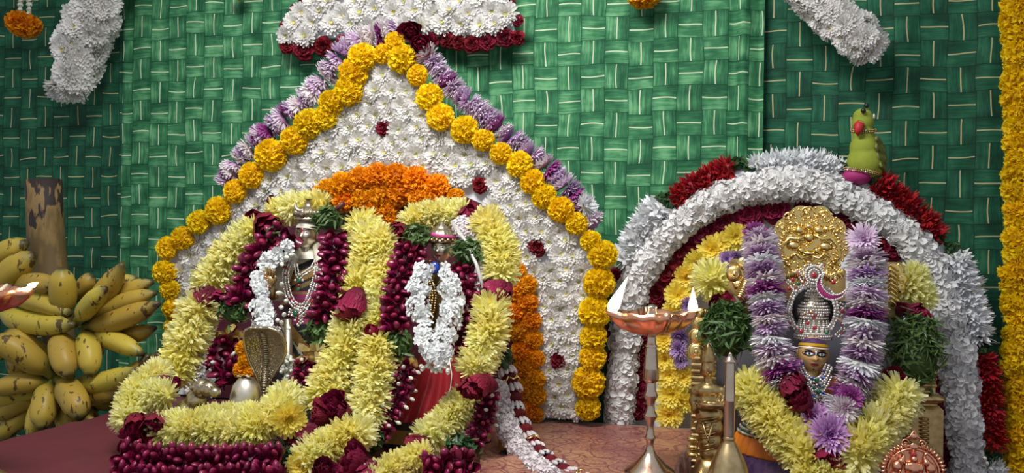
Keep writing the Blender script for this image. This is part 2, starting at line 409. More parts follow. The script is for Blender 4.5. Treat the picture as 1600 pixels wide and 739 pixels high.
F_MARI = variants(f_marigold, 4, 'marigold', [M['yellow']])
F_ORANGE = []
for me in F_MARI:
    c = me.copy(); c.materials[0] = M['orange']; F_ORANGE.append(c)
F_LILAC = variants(f_disc, 4, 'lilac_chrysanthemum', [M['lilac']])
def recol(lst, mt):
    out = []
    for me in lst:
        c = me.copy(); c.materials[0] = mt; out.append(c)
    return out
F_MAGENTA = recol(F_LILAC[:3], M['magenta']); F_WDISC = recol(F_LILAC[:3], M['aster'])
F_PINKDISC = recol(F_LILAC[:3], M['pinkwhite'])
F_BIG = variants(f_bigdisc, 2, 'large_bloom', [M['lilac']])
F_VIOLET = recol(F_BIG, M['violet']); F_BLOOM = recol(F_BIG, M['bloom'])
F_ASTER = variants(f_aster, 3, 'white_aster', [M['aster']]); F_RED = recol(F_ASTER, M['red'])
F_RUFFLE = variants(f_ruffle, 5, 'tuberose', [M['ruffle']]); F_PRUFFLE = recol(F_RUFFLE[:3], M['pinkwhite'])
F_ROSE = variants(f_rose, 4, 'rose', [M['rose']]); F_RROSE = recol(F_ROSE, M['redrose'])
F_DROOP = variants(f_droop, 4, 'rose', [M['rose']])
F_BEAD = variants(f_bead, 3, 'folded_petal', [M['bead']])
F_JAS = variants(f_jasmine, 4, 'jasmine', [M['jasmine']])
F_BUD = variants(f_bud, 2, 'jasmine_bud', [M['bud']])
def leaf_bunch(parent, c, rx, ry, rz, n, ln, mt='leaf', wd=.26, name='leaf_bunch'):
    mb = MB(); c = Vector(c)
    ellipsoid(mb, c, (rx*.72, ry*.72, rz*.72), 0, 10, 8, t=0)
    for k in range(n):
        d = jit((0, 0, 0.0001), 1); d.y = -abs(d.y) if random.random() < .75 else d.y
        lob = 1+.28*noise.noise(d*2.2+c*7); p = c+Vector((d.x*rx, d.y*ry, d.z*rz))*random.uniform(.68, 1.02)*lob
        tn = d.orthogonal().normalized(); tn.rotate(Quaternion(d, random.uniform(0, 2*PI)))
        xa_ = (tn+d*random.uniform(-.15, .75)+Vector((0, 0, -.15))).normalized(); bn_ = d.cross(xa_)
        if bn_.length < .05: continue
        bn_.normalize(); bn_.rotate(Quaternion(xa_, random.gauss(0, .7))); za_ = xa_.cross(bn_)
        X = Matrix.Translation(p-xa_*ln*.4) @ Matrix((xa_, bn_, za_)).transposed().to_4x4()
        petal(mb, X, ln*random.uniform(.7, 1.35), ln*wd, (.3, 1, .85, .05), random.uniform(-1.2, .6), .3, 0, 3, 0, random.uniform(0, .3), random.uniform(.55, 1))
    return stuff(mb.obj(name, M[mt], parent, c))

# ---------------------------------------------------------------- strands
def pp(pts): return [P(*p) for p in pts]
def strand(parent, pts, meshes, rpx, name, gap=.5, flip=True, js=.08, jz=.12, flat=1.0, alt=None, pick=None):
    """flowers threaded on a path of (px, py, Y); the flower axis follows the path"""
    w3 = pp(pts); r = S(rpx, w3[len(w3)//2]); out = []
    for i, (p, tg) in enumerate(spline(w3, r*gap)):
        z = jit(tg, jz)
        if flip and random.random() < .35: z = -z
        me = random.choice(meshes) if pick is None else random.choice(pick(i))
        s = r*random.uniform(1-js, 1+js)
        out.append(inst(me, name, parent, p, z, (s, s, s*flat)))
    return out
def petal_strand(parent, pts, rpx, beadpx=8.5, gap=.75, per=7, white=0.0, meshes=None, name='folded_petal', front=-.35):
    """rings of small folded petals standing out from a path; those wholly behind are left out"""
    meshes = meshes or F_BEAD
    w3 = pp(pts); r = S(rpx, w3[0]); b = S(beadpx, w3[0])
    core = MB(); sp = spline(w3, b*1.6*gap)
    tube(core, [p for p, _ in sp], r*.5, 8, t=.1); core.obj('thread_core', M['plum'], parent, w3[0])
    for i, (p, tg) in enumerate(sp):
        a = tg.orthogonal().normalized(); c = tg.cross(a); off = i*.55
        for k in range(per):
            q = off+2*PI*k/per+random.gauss(0, .12); d = a*math.cos(q)+c*math.sin(q)
            if d.dot(tocam(p)) < front: continue
            d = (d-tg*.0+Vector((0, 0, -.15))).normalized()
            o = inst(meshes, name, parent, p+d*(r-b*.7)+tg*random.gauss(0, b*.15), jit(d, .22), (b*random.uniform(.8, 1.25), b*random.uniform(.8, 1.1), b*random.uniform(.85, 1.15)))
            if white and random.random() < white:
                inst(F_BUD, 'jasmine_bud', parent, p+d*(r+b*.25), jit(d, .2), b*.62)
def flower_fill(parent, pts, meshes, rpx, name, gap, spread, Y=None, zdir=None, js=.12, skip=None):
    """small flowers scattered around a path (px, py, Y), turned outwards"""
    w3 = pp(pts); r = S(rpx, w3[0]); sp = spline(w3, r*gap)
    for p, tg in sp:
        for k in range(spread):
            d = jit(tocam(p), .8); d -= tg*d.dot(tg)*.7
            if d.length < .01: continue
            d.normalize()
            if d.dot(tocam(p)) < -.2: continue
            inst(meshes, name, parent, p+d*r*.75+tg*random.gauss(0, r*.2), jit(d, .35), r*random.uniform(.42, .58))
def inside(poly, x, y):
    c = False; n = len(poly)
    for i in range(n):
        (x1, y1), (x2, y2) = poly[i], poly[(i+1) % n]
        if (y1 > y) != (y2 > y) and x < (x2-x1)*(y-y1)/(y2-y1)+x1: c = not c
    return c

# ---------------------------------------------------------------- the room
mb = MB(); box(mb, (-.2, 1.2, -.01), (7, 5, .02)); struct(mb.obj('floor', M['floor']))
mb = MB(); box(mb, (-.2, 2.52, 1.4), (7, .06, 2.8)); struct(mb.obj('wall_back', M['wall']))

def curtain_mat(name, dark, mid, light, rib, amt=1.0):
    m, nt, b = nodes(name)
    uv = N(nt, 'ShaderNodeUVMap').outputs[0]
    nz = N(nt, 'ShaderNodeTexNoise'); nz.inputs['Scale'].default_value = .35; L(nt, uv, nz.inputs['Vector'])
    wob = N(nt, 'ShaderNodeVectorMath', operation='SCALE'); L(nt, nz.outputs['Color'], wob.inputs[0]); wob.inputs['Scale'].default_value = .35
    ad = N(nt, 'ShaderNodeVectorMath', operation='ADD'); L(nt, uv, ad.inputs[0]); L(nt, wob.outputs[0], ad.inputs[1])
    sx = N(nt, 'ShaderNodeSeparateXYZ'); L(nt, ad.outputs[0], sx.inputs[0])
    u, v0 = sx.outputs[0], sx.outputs[1]
    iu = mathn(nt, 'FLOOR', u)
    wn = N(nt, 'ShaderNodeTexWhiteNoise', noise_dimensions='1D'); L(nt, iu, wn.inputs['W'])
    v = mathn(nt, 'MULTIPLY_ADD', wn.outputs['Value'], .22, v0)          # every column sits a little higher or lower
    iv = mathn(nt, 'FLOOR', v)
    fu, fv = mathn(nt, 'FRACT', u), mathn(nt, 'FRACT', v)
    par = mathn(nt, 'MODULO', mathn(nt, 'ADD', mathn(nt, 'ADD', iu, iv), 400), 2)
    par = mathn(nt, 'GREATER_THAN', par, .5)
    def sel(a, c):                                                     # a where upright strip, c where lying strip
        return mathn(nt, 'ADD', mathn(nt, 'MULTIPLY', a, mathn(nt, 'SUBTRACT', 1, par)), mathn(nt, 'MULTIPLY', c, par))
    a, l = sel(fu, fv), sel(fv, fu)
    cv = N(nt, 'ShaderNodeCombineXYZ'); L(nt, iu, cv.inputs[0]); L(nt, iv, cv.inputs[1])
    w2 = N(nt, 'ShaderNodeTexWhiteNoise', noise_dimensions='2D'); L(nt, cv.outputs[0], w2.inputs['Vector'])
    rid = w2.outputs['Value']
    st = N(nt, 'ShaderNodeCombineXYZ')
    L(nt, mathn(nt, 'MULTIPLY', a, 9), st.inputs[0]); L(nt, mathn(nt, 'MULTIPLY', l, .7), st.inputs[1]); L(nt, mathn(nt, 'MULTIPLY', rid, 37), st.inputs[2])
    ns = N(nt, 'ShaderNodeTexNoise'); ns.inputs['Scale'].default_value = 1; ns.inputs['Detail'].default_value = 4; ns.inputs['Roughness'].default_value = .65
    L(nt, st.outputs[0], ns.inputs['Vector'])
    big = N(nt, 'ShaderNodeTexNoise'); big.inputs['Scale'].default_value = 1.3; L(nt, ad.outputs[0], big.inputs['Vector'])
    # printed shading: a strip is paler on one side and dark where it dives under its neighbour
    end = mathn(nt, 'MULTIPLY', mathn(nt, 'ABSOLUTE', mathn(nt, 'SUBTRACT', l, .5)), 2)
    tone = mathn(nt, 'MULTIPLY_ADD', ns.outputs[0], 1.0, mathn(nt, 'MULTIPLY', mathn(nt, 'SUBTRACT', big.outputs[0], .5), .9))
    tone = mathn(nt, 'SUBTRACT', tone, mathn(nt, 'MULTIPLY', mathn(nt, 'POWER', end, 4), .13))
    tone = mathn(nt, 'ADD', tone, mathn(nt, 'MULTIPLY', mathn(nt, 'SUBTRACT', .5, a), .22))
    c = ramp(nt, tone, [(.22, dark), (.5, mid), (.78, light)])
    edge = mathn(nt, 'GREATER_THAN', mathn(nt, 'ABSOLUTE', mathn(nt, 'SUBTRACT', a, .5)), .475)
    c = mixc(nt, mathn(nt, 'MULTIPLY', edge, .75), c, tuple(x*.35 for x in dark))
    bend = mathn(nt, 'MULTIPLY', mathn(nt, 'SUBTRACT', mathn(nt, 'MULTIPLY', l, l), mathn(nt, 'MULTIPLY', l, 1)), mathn(nt, 'SUBTRACT', rid, .5))
    ra = mathn(nt, 'ABSOLUTE', mathn(nt, 'SUBTRACT', mathn(nt, 'MULTIPLY_ADD', bend, .25, a), .5))
    ribm = mathn(nt, 'LESS_THAN', ra, .024)
    ribm = mathn(nt, 'MULTIPLY', ribm, mathn(nt, 'LESS_THAN', end, .96))
    c = mixc(nt, mathn(nt, 'MULTIPLY', ribm, .85), c, rib)
    L(nt, c, b.inputs['Base Color']); b.inputs['Roughness'].default_value = .75; b.inputs['Specular IOR Level'].default_value = .2
    wv = N(nt, 'ShaderNodeTexNoise'); wv.inputs['Scale'].default_value = 60; L(nt, uv, wv.inputs['Vector'])
    bp = N(nt, 'ShaderNodeBump'); bp.inputs['Strength'].default_value = .15; bp.inputs['Distance'].default_value = .001
    L(nt, wv.outputs[0], bp.inputs['Height']); L(nt, bp.outputs[0], b.inputs['Normal'])
    return m
CUR = 2.38
CELL = .0605
def curtain(name, label, x0, x1, y, folds, mt, seed, du=0.0, dv=0.0):
    nx, nz_ = int((x1-x0)/.008), 60; vs = []; uvs = []; z0, z1 = .02, 2.5
    for i in range(nz_+1):
        z = z0+(z1-z0)*i/nz_; s = 0; px = None
        for j in range(nx+1):
            x = x0+(x1-x0)*j/nx
            yy = y+.010*noise.noise((x*5.5+seed, z*.35, seed))+.004*noise.noise((x*17+seed, z*.6, 3))
            for (fx, fw, fa) in folds: yy += fa*math.exp(-((x-fx)/fw)**2)
            if px is not None: s += math.hypot(x-px[0], (yy-px[1])*.8)
            px = (x, yy); vs.append((x, yy, z)); uvs.append((s/CELL+du, z/CELL+dv))
    me = bpy.data.meshes.new(name); me.from_pydata(vs, [], grid_faces(nz_+1, nx+1)); me.materials.append(mt)
    ul = me.uv_layers.new(name='UVMap')
    for lp in me.loops: ul.data[lp.index].uv = uvs[lp.vertex_index]
    me.polygons.foreach_set('use_smooth', [True]*len(me.polygons))
    o = bpy.data.objects.new(name, me); COL.objects.link(o)
    md = o.modifiers.new('cloth', 'SOLIDIFY'); md.thickness = .0015
    return tag(o, label, 'curtain', 'woven leaf print curtains')
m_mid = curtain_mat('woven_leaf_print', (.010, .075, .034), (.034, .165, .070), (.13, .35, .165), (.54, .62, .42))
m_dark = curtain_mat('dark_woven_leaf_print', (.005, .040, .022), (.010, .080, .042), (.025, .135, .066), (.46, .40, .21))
xa, xb = P(190, 370, CUR).x, P(1176, 370, CUR).x
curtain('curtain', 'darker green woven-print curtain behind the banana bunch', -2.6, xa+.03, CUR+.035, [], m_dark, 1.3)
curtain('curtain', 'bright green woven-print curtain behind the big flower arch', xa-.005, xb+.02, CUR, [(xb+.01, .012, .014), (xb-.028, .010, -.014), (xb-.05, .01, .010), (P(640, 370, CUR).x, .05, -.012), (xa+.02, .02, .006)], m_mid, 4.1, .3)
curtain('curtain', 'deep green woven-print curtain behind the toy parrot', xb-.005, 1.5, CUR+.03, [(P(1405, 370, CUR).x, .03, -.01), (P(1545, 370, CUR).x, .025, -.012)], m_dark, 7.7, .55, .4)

# ---------------------------------------------------------------- tables and cloths
def table(name, label, x0, x1, y0, y1, z, legs=True):
    t = thing(name, label, 'table', ((x0+x1)/2, (y0+y1)/2, 0))
    mb = MB(); box(mb, ((x0+x1)/2, (y0+y1)/2, z-.02), (x1-x0, y1-y0, .04), bev=.004); mb.obj('table_top', M['wood'], t)
    for x in (x0+.05, x1-.05):
        for y in (y0+.05, y1-.05):
            mb = MB(); box(mb, (x, y, (z-.04)/2), (.05, .05, z-.04), bev=.004); mb.obj('leg', M['wood'], t)
    return t
TX0, TX1, TY0, TY1 = -1.53, -.185, 1.25, 2.225
table('altar_table', 'long wooden altar table under the maroon and brocade cloths', TX0, TX1, TY0, TY1, TZ-.006)
table('side_table', 'low wooden side table under the round-arched shrine', -.165, 1.15, 1.35, 2.225, PZ-.004)
def brocade_mat():
    m, nt, b = nodes('gold_brocade')
    tc = N(nt, 'ShaderNodeTexCoord').outputs['Object']
    nz = N(nt, 'ShaderNodeTexNoise'); nz.inputs['Scale'].default_value = 18; L(nt, tc, nz.inputs['Vector'])
    mp = mixc(nt, .035, tc, nz.outputs['Color'], 'ADD')
    v = N(nt, 'ShaderNodeTexVoronoi', feature='DISTANCE_TO_EDGE'); v.inputs['Scale'].default_value = 17; L(nt, mp, v.inputs['Vector'])
    v2 = N(nt, 'ShaderNodeTexVoronoi', feature='F1'); v2.inputs['Scale'].default_value = 17; L(nt, mp, v2.inputs['Vector'])
    fine = N(nt, 'ShaderNodeTexNoise'); fine.inputs['Scale'].default_value = 160; L(nt, tc, fine.inputs['Vector'])
    rings = mathn(nt, 'LESS_THAN', mathn(nt, 'ABSOLUTE', mathn(nt, 'SUBTRACT', v2.outputs['Distance'], .34)), .03)
    edge = mathn(nt, 'LESS_THAN', v.outputs['Distance'], .032)
    ln = mathn(nt, 'MAXIMUM', rings, edge)
    big = N(nt, 'ShaderNodeTexNoise'); big.inputs['Scale'].default_value = 7; L(nt, tc, big.inputs['Vector'])
    gold = ramp(nt, mathn(nt, 'ADD', mathn(nt, 'MULTIPLY', fine.outputs[0], .5), mathn(nt, 'MULTIPLY', big.outputs[0], .5)), [(.40, (.24, .055, .045)), (.5, (.35, .12, .075)), (.60, (.50, .24, .12))])
    c = mixc(nt, mathn(nt, 'MULTIPLY', ln, .8), gold, (.14, .008, .020))
    L(nt, c, b.inputs['Base Color']); b.inputs['Roughness'].default_value = .42; b.inputs['Metallic'].default_value = .25
    b.inputs['Sheen Weight'].default_value = .2
    bp = N(nt, 'ShaderNodeBump'); bp.inputs['Strength'].default_value = .3; bp.inputs['Distance'].default_value = .001
    L(nt, fine.outputs[0], bp.inputs['Height']); L(nt, bp.outputs[0], b.inputs['Normal'])
    return m
M['brocade'] = brocade_mat()
def cloth(name, label, x0, x1, y0, y1, z, drop_l, drop_r, drop_f, mt, amp=.004, seed=0.0, group=None, drop_b=0.0):
    """a sheet lying on a table, hanging over the chosen edges"""
    xs = []; ys = []
    def axis(a, c, da, dc, n):
        out = [(a-.004-.012*(k/6), -da*(k/6)) for k in range(6, 0, -1)] if da else []
        out += [(a+(c-a)*k/n, 0) for k in range(n+1)]
        out += [(c+.004+.012*(k/6), -dc*(k/6)) for k in range(1, 7)] if dc else []
        return out
    ax = axis(x0, x1, drop_l, drop_r, 70); ay = axis(y0, y1, drop_f, drop_b, 50)
    vs = []
    for (y, dy) in ay:
        for (x, dx) in ax:
            d = min(dx, dy); h = amp*(noise.noise((x*7+seed, y*9, seed))+.5*noise.noise((x*19, y*23+seed, 1)))
            fold = .006*math.sin((x if dy < dx else y)*55+seed) if d < 0 else 0
            vs.append((x+(fold if dx <= dy and dx < 0 else 0), y+(fold if dy < dx else 0), z+d+(abs(h) if d == 0 else 0)))
    mb = MB(); mb.add(vs, grid_faces(len(ay), len(ax)))
    o = mb.obj(name, M[mt]); md = o.modifiers.new('cloth', 'SOLIDIFY'); md.thickness = .002; md.offset = 1
    return tag(o, label, 'cloth', group)
xm = T(560, 735).x
cloth('tablecloth', 'plain maroon tablecloth beside the bananas', TX0, xm-.015, TY0, TY1, TZ-.004, .35, 0, .35, 'maroon', .007, 1.0)
cloth('brocade_cloth', 'red and gold brocade cloth under the tall oil lamp', xm-.012, TX1, TY0, TY1, TZ-.004, 0, .3, .35, 'brocade', .002, 2.0, drop_b=.2)
cloth('side_table_cloth', 'maroon cloth on the low table of the round shrine', -.160, 1.15, 1.35, 2.225, PZ-.003, .0, .2, .3, 'maroon', .002, 5.0)

# ================================================================ hanging flowers at the top
def white_hanging(label, path, rpx, n):
    t = thing('hanging_garland', label, 'garland', pp(path)[0], 'white garlands hanging on the curtain')
    w3 = pp(path); r = S(rpx, w3[0])
    core = MB(); sp = spline(w3, r*.3); tube(core, [p for p, _ in sp], r*.72, 10); core.obj('stem_core', M['white'], t, w3[0])
    for i, (p, tg) in enumerate(spline(w3, r*.36)):
        for k in range(n+1):
            d = jit(tocam(p), .75); d -= tg*d.dot(tg)*(.9 if i else .4); d.normalize()
            if d.dot(tocam(p)) < -.15: continue
            inst(F_WHITE, 'white_chrysanthemum', t, p+d*r*.80, jit(d, .2), r*random.uniform(.52, .64))
    e, tg = w3[-1], (w3[-1]-w3[-2]).normalized()
    for k in range(6): inst(F_WHITE, 'white_chrysanthemum', t, e+jit(tg+tocam(e)*.7, .5)*r*.7, jit(tg+tocam(e), .3), r*.55)
random.seed(21)
white_hanging('thick white chrysanthemum garland hanging above the banana bunch', [(172, -40, 2.31), (150, 20, 2.31), (125, 75, 2.31), (112, 122, 2.31)], 38, 3)
white_hanging('thick white chrysanthemum garland hanging above the toy parrot', [(1235, -45, 2.31), (1280, 0, 2.31), (1320, 40, 2.31), (1348, 65, 2.31)], 33, 3)

def marigold_drop(label, x, y, r, ropes):
    t = thing('marigold_tassel', label, 'flower', P(x, y, 2.33), 'orange marigold tassels on the curtain')
    p = P(x, y, 2.33); s = S(r, p)
    inst(F_ORANGE, 'marigold', t, p, jit((0, -.25, -1), .1), (s, s, s*.75))
    for k in range(ropes):
        a = P(x-6+14*k/max(1, ropes-1) if ropes > 1 else x, y-10, 2.33); b = P(x-2+14*k/max(1, ropes-1), -60, 2.34)
        mb = MB(); tube(mb, [a, b], .003, 6); mb.obj('string', M['thread'], t, a)
        for q, tg in spline([a, b], .014):
            for h in range(4): inst(F_BUD, 'jasmine_bud', t, q, jit(Vector((math.cos(h*1.6), math.sin(h*1.6), -.9)), .2), .011)
random.seed(22)
marigold_drop('orange marigold hung by two white bud strings above the banana stalk', 37, 38, 29, 2)
marigold_drop('orange marigold peeking in at the top edge between white garland and canopy', 372, -12, 17, 1)
marigold_drop('orange marigold at the top edge between canopy and the parrot side garland', 1008, -8, 30, 1)

# canopy of white chrysanthemums with a rose fringe
random.seed(23)
cp = [(480, -30), (452, 35), (440, 62), (470, 78), (560, 70), (640, 62), (720, 66), (800, 66), (815, 55), (800, 20), (780, -30)]
t = thing('flower_canopy', 'white chrysanthemum canopy with dark rose fringe above the arch tip', 'flower panel', P(630, 0, 2.31))
mb = MB(); prism(mb, [(P(x, y, 2.33).x, P(x, y, 2.33).z) for x, y in [(490, -60), (460, 20), (450, 62), (640, 55), (805, 55), (790, 10), (775, -60)]], 2.33, 2.35); mb.obj('backing_board', M['foam'], t, P(630, 0, 2.33))
poly = [(488, -45), (462, 20), (440, 60), (640, 42), (812, 50), (792, 8), (778, -45)]
y = -42; row = 0
while y < 62:
    x = 430+(row % 2)*15
    while x < 830:
        q = (x+random.gauss(0, 3), y+random.gauss(0, 3))
        if inside(poly, *q): p = P(q[0], q[1], 2.315); inst(F_WHITE, 'white_chrysanthemum', t, p, jit((0, -1, -.05), .18), S(random.uniform(17, 21), p))
        x += 29
    y += 20; row += 1
for (x, y, r) in [(447, 72, 14), (473, 78, 20), (505, 74, 18), (535, 70, 17), (560, 68, 16), (590, 66, 16), (672, 64, 15), (697, 63, 15), (716, 66, 15), (738, 70, 16), (760, 66, 16), (788, 60, 18), (808, 60, 14), (441, 58, 11), (444, 40, 10), (459, 15, 10), (472, -4, 10), (808, 32, 11), (797, 5, 10)]:
    p = P(x, y, 2.32); inst(F_RROSE, 'rose', t, p, jit((0, -1, -.2), .15), S(r, p))

# yellow marigold garland hanging down the far side
random.seed(24)
t = thing('marigold_curtain_garland', 'long yellow marigold garland hanging beside the round shrine', 'garland', P(1592, 0, 2.25))
y = -20
while y < 800:
    p = P(1594+random.gauss(0, 2), y, 2.30); r = random.uniform(26, 32); inst(F_MARI, 'marigold', t, p, jit((0, -.35, -1), .2), S(r, p)); y += random.uniform(22, 28)

# ================================================================ big pointed arch
random.seed(31)
AY = 2.20
outl = [(612, 62), (650, 105), (690, 172), (780, 232), (850, 302), (905, 350), (940, 395), (934, 470), (926, 560), (922, 657), (270, 640), (268, 520), (262, 430), (266, 392), (342, 330), (395, 276), (480, 198), (550, 112)]
o3 = [P(x, y, AY) for x, y in outl]
t_arch = thing('flower_arch_panel', 'large pointed arch panel packed with white chrysanthemums and a few roses', 'flower panel', Vector((P(600, 650, AY).x, AY, TZ)))
mb = MB(); prism(mb, [(p.x, max(p.z, TZ+.004)) for p in o3], AY, AY+.015); mb.obj('backing_board', M['foam'], t_arch, P(600, 650, AY))
mb = MB(); prism(mb, [(P(x, y, AY-.004).x, max(TZ+.004, P(x, y, AY-.004).z)) for x, y in [(480, 325), (520, 290), (620, 272), (700, 295), (790, 335), (818, 410), (818, 650), (320, 650), (335, 470), (405, 355)]], AY-.006, AY-.001); mb.obj('niche_shade_sheet', M['plum'], t_arch, P(600, 650, AY))  # added dark sheet, its colour stands in for the shade inside the niche
hole = [(480, 320), (520, 285), (620, 268), (700, 290), (790, 330), (815, 410), (815, 650), (330, 650), (330, 470), (400, 350)]
roses = [(599, 200, 15), (749, 290, 15), (838, 386, 18), (873, 562, 17), (426, 313, 14)]
fill = [(612, 92), (640, 118), (668, 185), (740, 232), (830, 300), (890, 355), (922, 400), (915, 470), (908, 560), (904, 652), (840, 652), (300, 640), (290, 520), (275, 430), (285, 395), (350, 338), (410, 288), (490, 210), (560, 135)]
y = 100; row = 0; n = 0
while y < 655:
    x = 262+(row % 2)*13
    while x < 935:
        q = (x+random.gauss(0, 2.5), y+random.gauss(0, 2.5))
        if inside(fill, *q) and not inside(hole, *q) and all(math.hypot(q[0]-a, q[1]-b) > c+2 for a, b, c in roses):
            p = P(q[0], q[1], AY-.012); inst(F_WHITE, 'white_chrysanthemum', t_arch, p, jit((0, -1, 0), .16), S(random.uniform(18, 21.5), p)); n += 1
        x += 25
    y += 20; row += 1
for x, y, r in roses: p = P(x, y, AY-.02); inst(F_RROSE, 'rose', t_arch, p, jit((0, -1, .05), .12), S(r, p))

border = [(617, 66, 16), (599, 84, 16), (629, 93, 23), (652, 118, 17), (671, 152, 22), (688, 183, 22), (726, 203, 22), (755, 219, 18), (783, 240, 18), (812, 257, 21), (832, 284, 20), (850, 307, 20), (877, 328, 21), (901, 349, 18), (923, 377, 17), (942, 398, 23), (936, 442, 25), (930, 487, 26), (927, 527, 22), (926, 558, 21), (919, 598, 26), (919, 637, 20),
          (566, 90, 23), (552, 114, 24), (545, 143, 24), (519, 161, 21), (508, 184, 20), (483, 195, 24), (461, 219, 23), (424, 243, 26), (394, 274, 21), (368, 299, 19), (342, 329, 22), (311, 347, 19), (286, 372, 19), (262, 387, 18), (258, 425, 20), (266, 453, 17), (271, 483, 17), (268, 511, 13)]
tb = thing('marigold_border', 'yellow marigold garland edging the big pointed arch', 'garland', P(612, 66, AY-.03))
for x, y, r in border:
    p = P(x, y, AY-.028); inst(F_MARI, 'marigold', tb, p, jit((0, -1, 0), .22), S(r*1.08, p))
to = thing('orange_marigold_band', 'orange marigold band arching over the two deities inside the white arch', 'garland', P(620, 276, AY-.03))
for x, y, r in [(514, 299, 20), (535, 290, 22), (563, 281, 22), (590, 276, 22), (620, 277, 22), (651, 281, 22), (683, 293, 21), (712, 308, 14), (500, 303, 15), (539, 313, 20), (567, 312, 20), (595, 308, 21), (625, 303, 22), (655, 308, 20), (675, 312, 16), (608, 332, 18), (585, 330, 17), (612, 345, 14),
                (808, 425, 15), (824, 445, 16), (806, 455, 17), (824, 474, 18), (808, 488, 18), (830, 502, 17), (812, 518, 18), (833, 530, 16), (816, 547, 18), (836, 560, 16), (820, 576, 18), (836, 592, 17), (818, 606, 18), (838, 618, 16), (828, 640, 16), (838, 648, 12)]:
    p = P(x, y, AY-.03); inst(F_ORANGE, 'orange_marigold', to, p, jit((0, -1, .1), .25), S(r*1.08, p))
# lilac edge
random.seed(32)
tl = thing('lilac_garland', 'lilac and white chrysanthemum garland along the outer edge of the pointed arch', 'garland', P(612, 60, AY))
def lp(i): return F_MAGENTA if random.random() < .14 else (F_PINKDISC if random.random() < .22 else F_LILAC)
strand(tl, [(632, 44, AY), (600, 50, AY), (565, 62, AY), (535, 85, AY), (510, 118, AY), (480, 152, AY), (440, 186, AY), (402, 218, AY), (374, 252, AY), (354, 284, AY)], F_LILAC, 22, 'lilac_chrysanthemum', .5, True, .12, .15, .8, pick=lp)
strand(tl, [(668, 88, AY), (698, 126, AY), (730, 158, AY), (770, 192, AY), (810, 226, AY), (848, 256, AY), (880, 288, AY), (905, 318, AY), (928, 350, AY)], F_LILAC, 22, 'lilac_chrysanthemum', .5, True, .12, .15, .8, pick=lp)
p = P(915, 322, AY-.02); inst(F_WDISC, 'white_chrysanthemum', tl, p, jit((1, -.6, .4), .1), S(22, p))
for x, y, r in [(642, 48, 20), (656, 70, 19)]: p = P(x, y, AY-.02); inst(F_DROOP, 'rose', tl, p, jit((.3, -1, -.3), .1), S(r*1.1, p))

# ================================================================ the deities' garlands
def YG(py, k=0.0): return 1.93-(py-330)/310*.17-k
def yp(pts, k=0.0): return [(x, y, YG(y, k)) for x, y in pts]
def rose_at(t, x, y, r, Y, meshes=None, z=None, sq=1.0):
    p = P(x, y, Y); s = S(r, p); return inst(meshes or F_DROOP, 'rose', t, p, z or jit(Vector((random.uniform(-1, 1), -.55, random.uniform(-.9, .9))), .15), (s*1.12, s*1.12, s*1.05))
random.seed(41)
g1 = thing('chrysanthemum_garland', 'yellow chrysanthemum garland with dark roses framing the silver-faced deity', 'garland', P(480, 330, 1.93), 'yellow garlands of the deities')
strand(g1, yp([(498, 322), (462, 324), (432, 332)], -.04), F_MUM, 27, 'yellow_chrysanthemum', .5)
strand(g1, yp([(398, 362), (370, 388), (342, 420), (330, 444)], -.02), F_MUM, 33, 'yellow_chrysanthemum', .42)
strand(g1, yp([(312, 482), (302, 512), (288, 545), (272, 582)], .02), F_MUM, 37, 'yellow_chrysanthemum', .42)
strand(g1, yp([(566, 352), (578, 390), (562, 438), (556, 452)]), F_MUM, 35, 'yellow_chrysanthemum', .42)
strand(g1, yp([(550, 505), (540, 545), (522, 585), (512, 618)], .02), F_MUM, 37, 'yellow_chrysanthemum', .42)
for x, y, r, k in [(416, 350, 26, 0), (398, 338, 16, -.03), (322, 462, 23, .03), (337, 463, 18, .02), (306, 458, 15, .02), (553, 472, 31, .05), (545, 488, 24, .05), (520, 343, 18, -.03)]:
    rose_at(g1, x, y, r, YG(y, k))
mb = MB(); a, b = P(511, 338, 1.90), P(537, 318, 1.89); tube(mb, [a, (a+b)/2, b], [.005, .0045, .006], 6); mb.obj('rose_stem', M['plum'], g1, a)
g2 = thing('chrysanthemum_garland', 'yellow chrysanthemum garland with dark roses framing the gold-faced deity', 'garland', P(690, 330, 1.93), 'yellow garlands of the deities')
strand(g2, yp([(722, 333), (690, 332), (660, 338), (640, 348)], -.05), F_MUM, 25, 'yellow_chrysanthemum', .5)
strand(g2, yp([(597, 372), (600, 420), (592, 470), (590, 505)], .01), F_MUM, 27, 'yellow_chrysanthemum', .45)
strand(g2, yp([(592, 540), (588, 580), (580, 625), (572, 652)], .03), F_MUM, 36, 'yellow_chrysanthemum', .42)
strand(g2, yp([(762, 350), (780, 385), (783, 425)], .0), F_MUM, 31, 'yellow_chrysanthemum', .42)
strand(g2, yp([(768, 484), (764, 520), (750, 556), (742, 575)], .02), F_MUM, 34, 'yellow_chrysanthemum', .42)
strand(g2, [(735, 622, 1.80), (712, 645, 1.78), (690, 666, 1.75), (672, 682, 1.73)], F_MUM, 32, 'yellow_chrysanthemum', .42)
for x, y, r, k in [(625, 362, 21, 0), (617, 378, 14, 0), (740, 338, 22, -.03), (728, 332, 14, -.03), (776, 454, 27, .02), (790, 452, 18, .01), (762, 456, 18, .02), (582, 522, 18, .04), (750, 600, 24, .05), (735, 606, 20, .05), (765, 602, 18, .03)]:
    rose_at(g2, x, y, r, YG(y, k))
# silver-edged pale pink strip behind the gold-faced deity
gp = thing('pale_garland', 'pale pink flower strip with a silver edge beside the gold-faced deity', 'garland', P(735, 380, 1.94))
strand(gp, yp([(722, 352), (740, 378), (752, 408), (752, 445), (742, 475)], -.01), F_PRUFFLE, 19, 'pale_flower', .5)
mb = MB(); tube(mb, pp(yp([(706, 346), (728, 378), (744, 412), (755, 450)], .035)), .004, 8); mb.obj('silver_edge', M['gem_w'], gp, P(706, 346, 1.9))

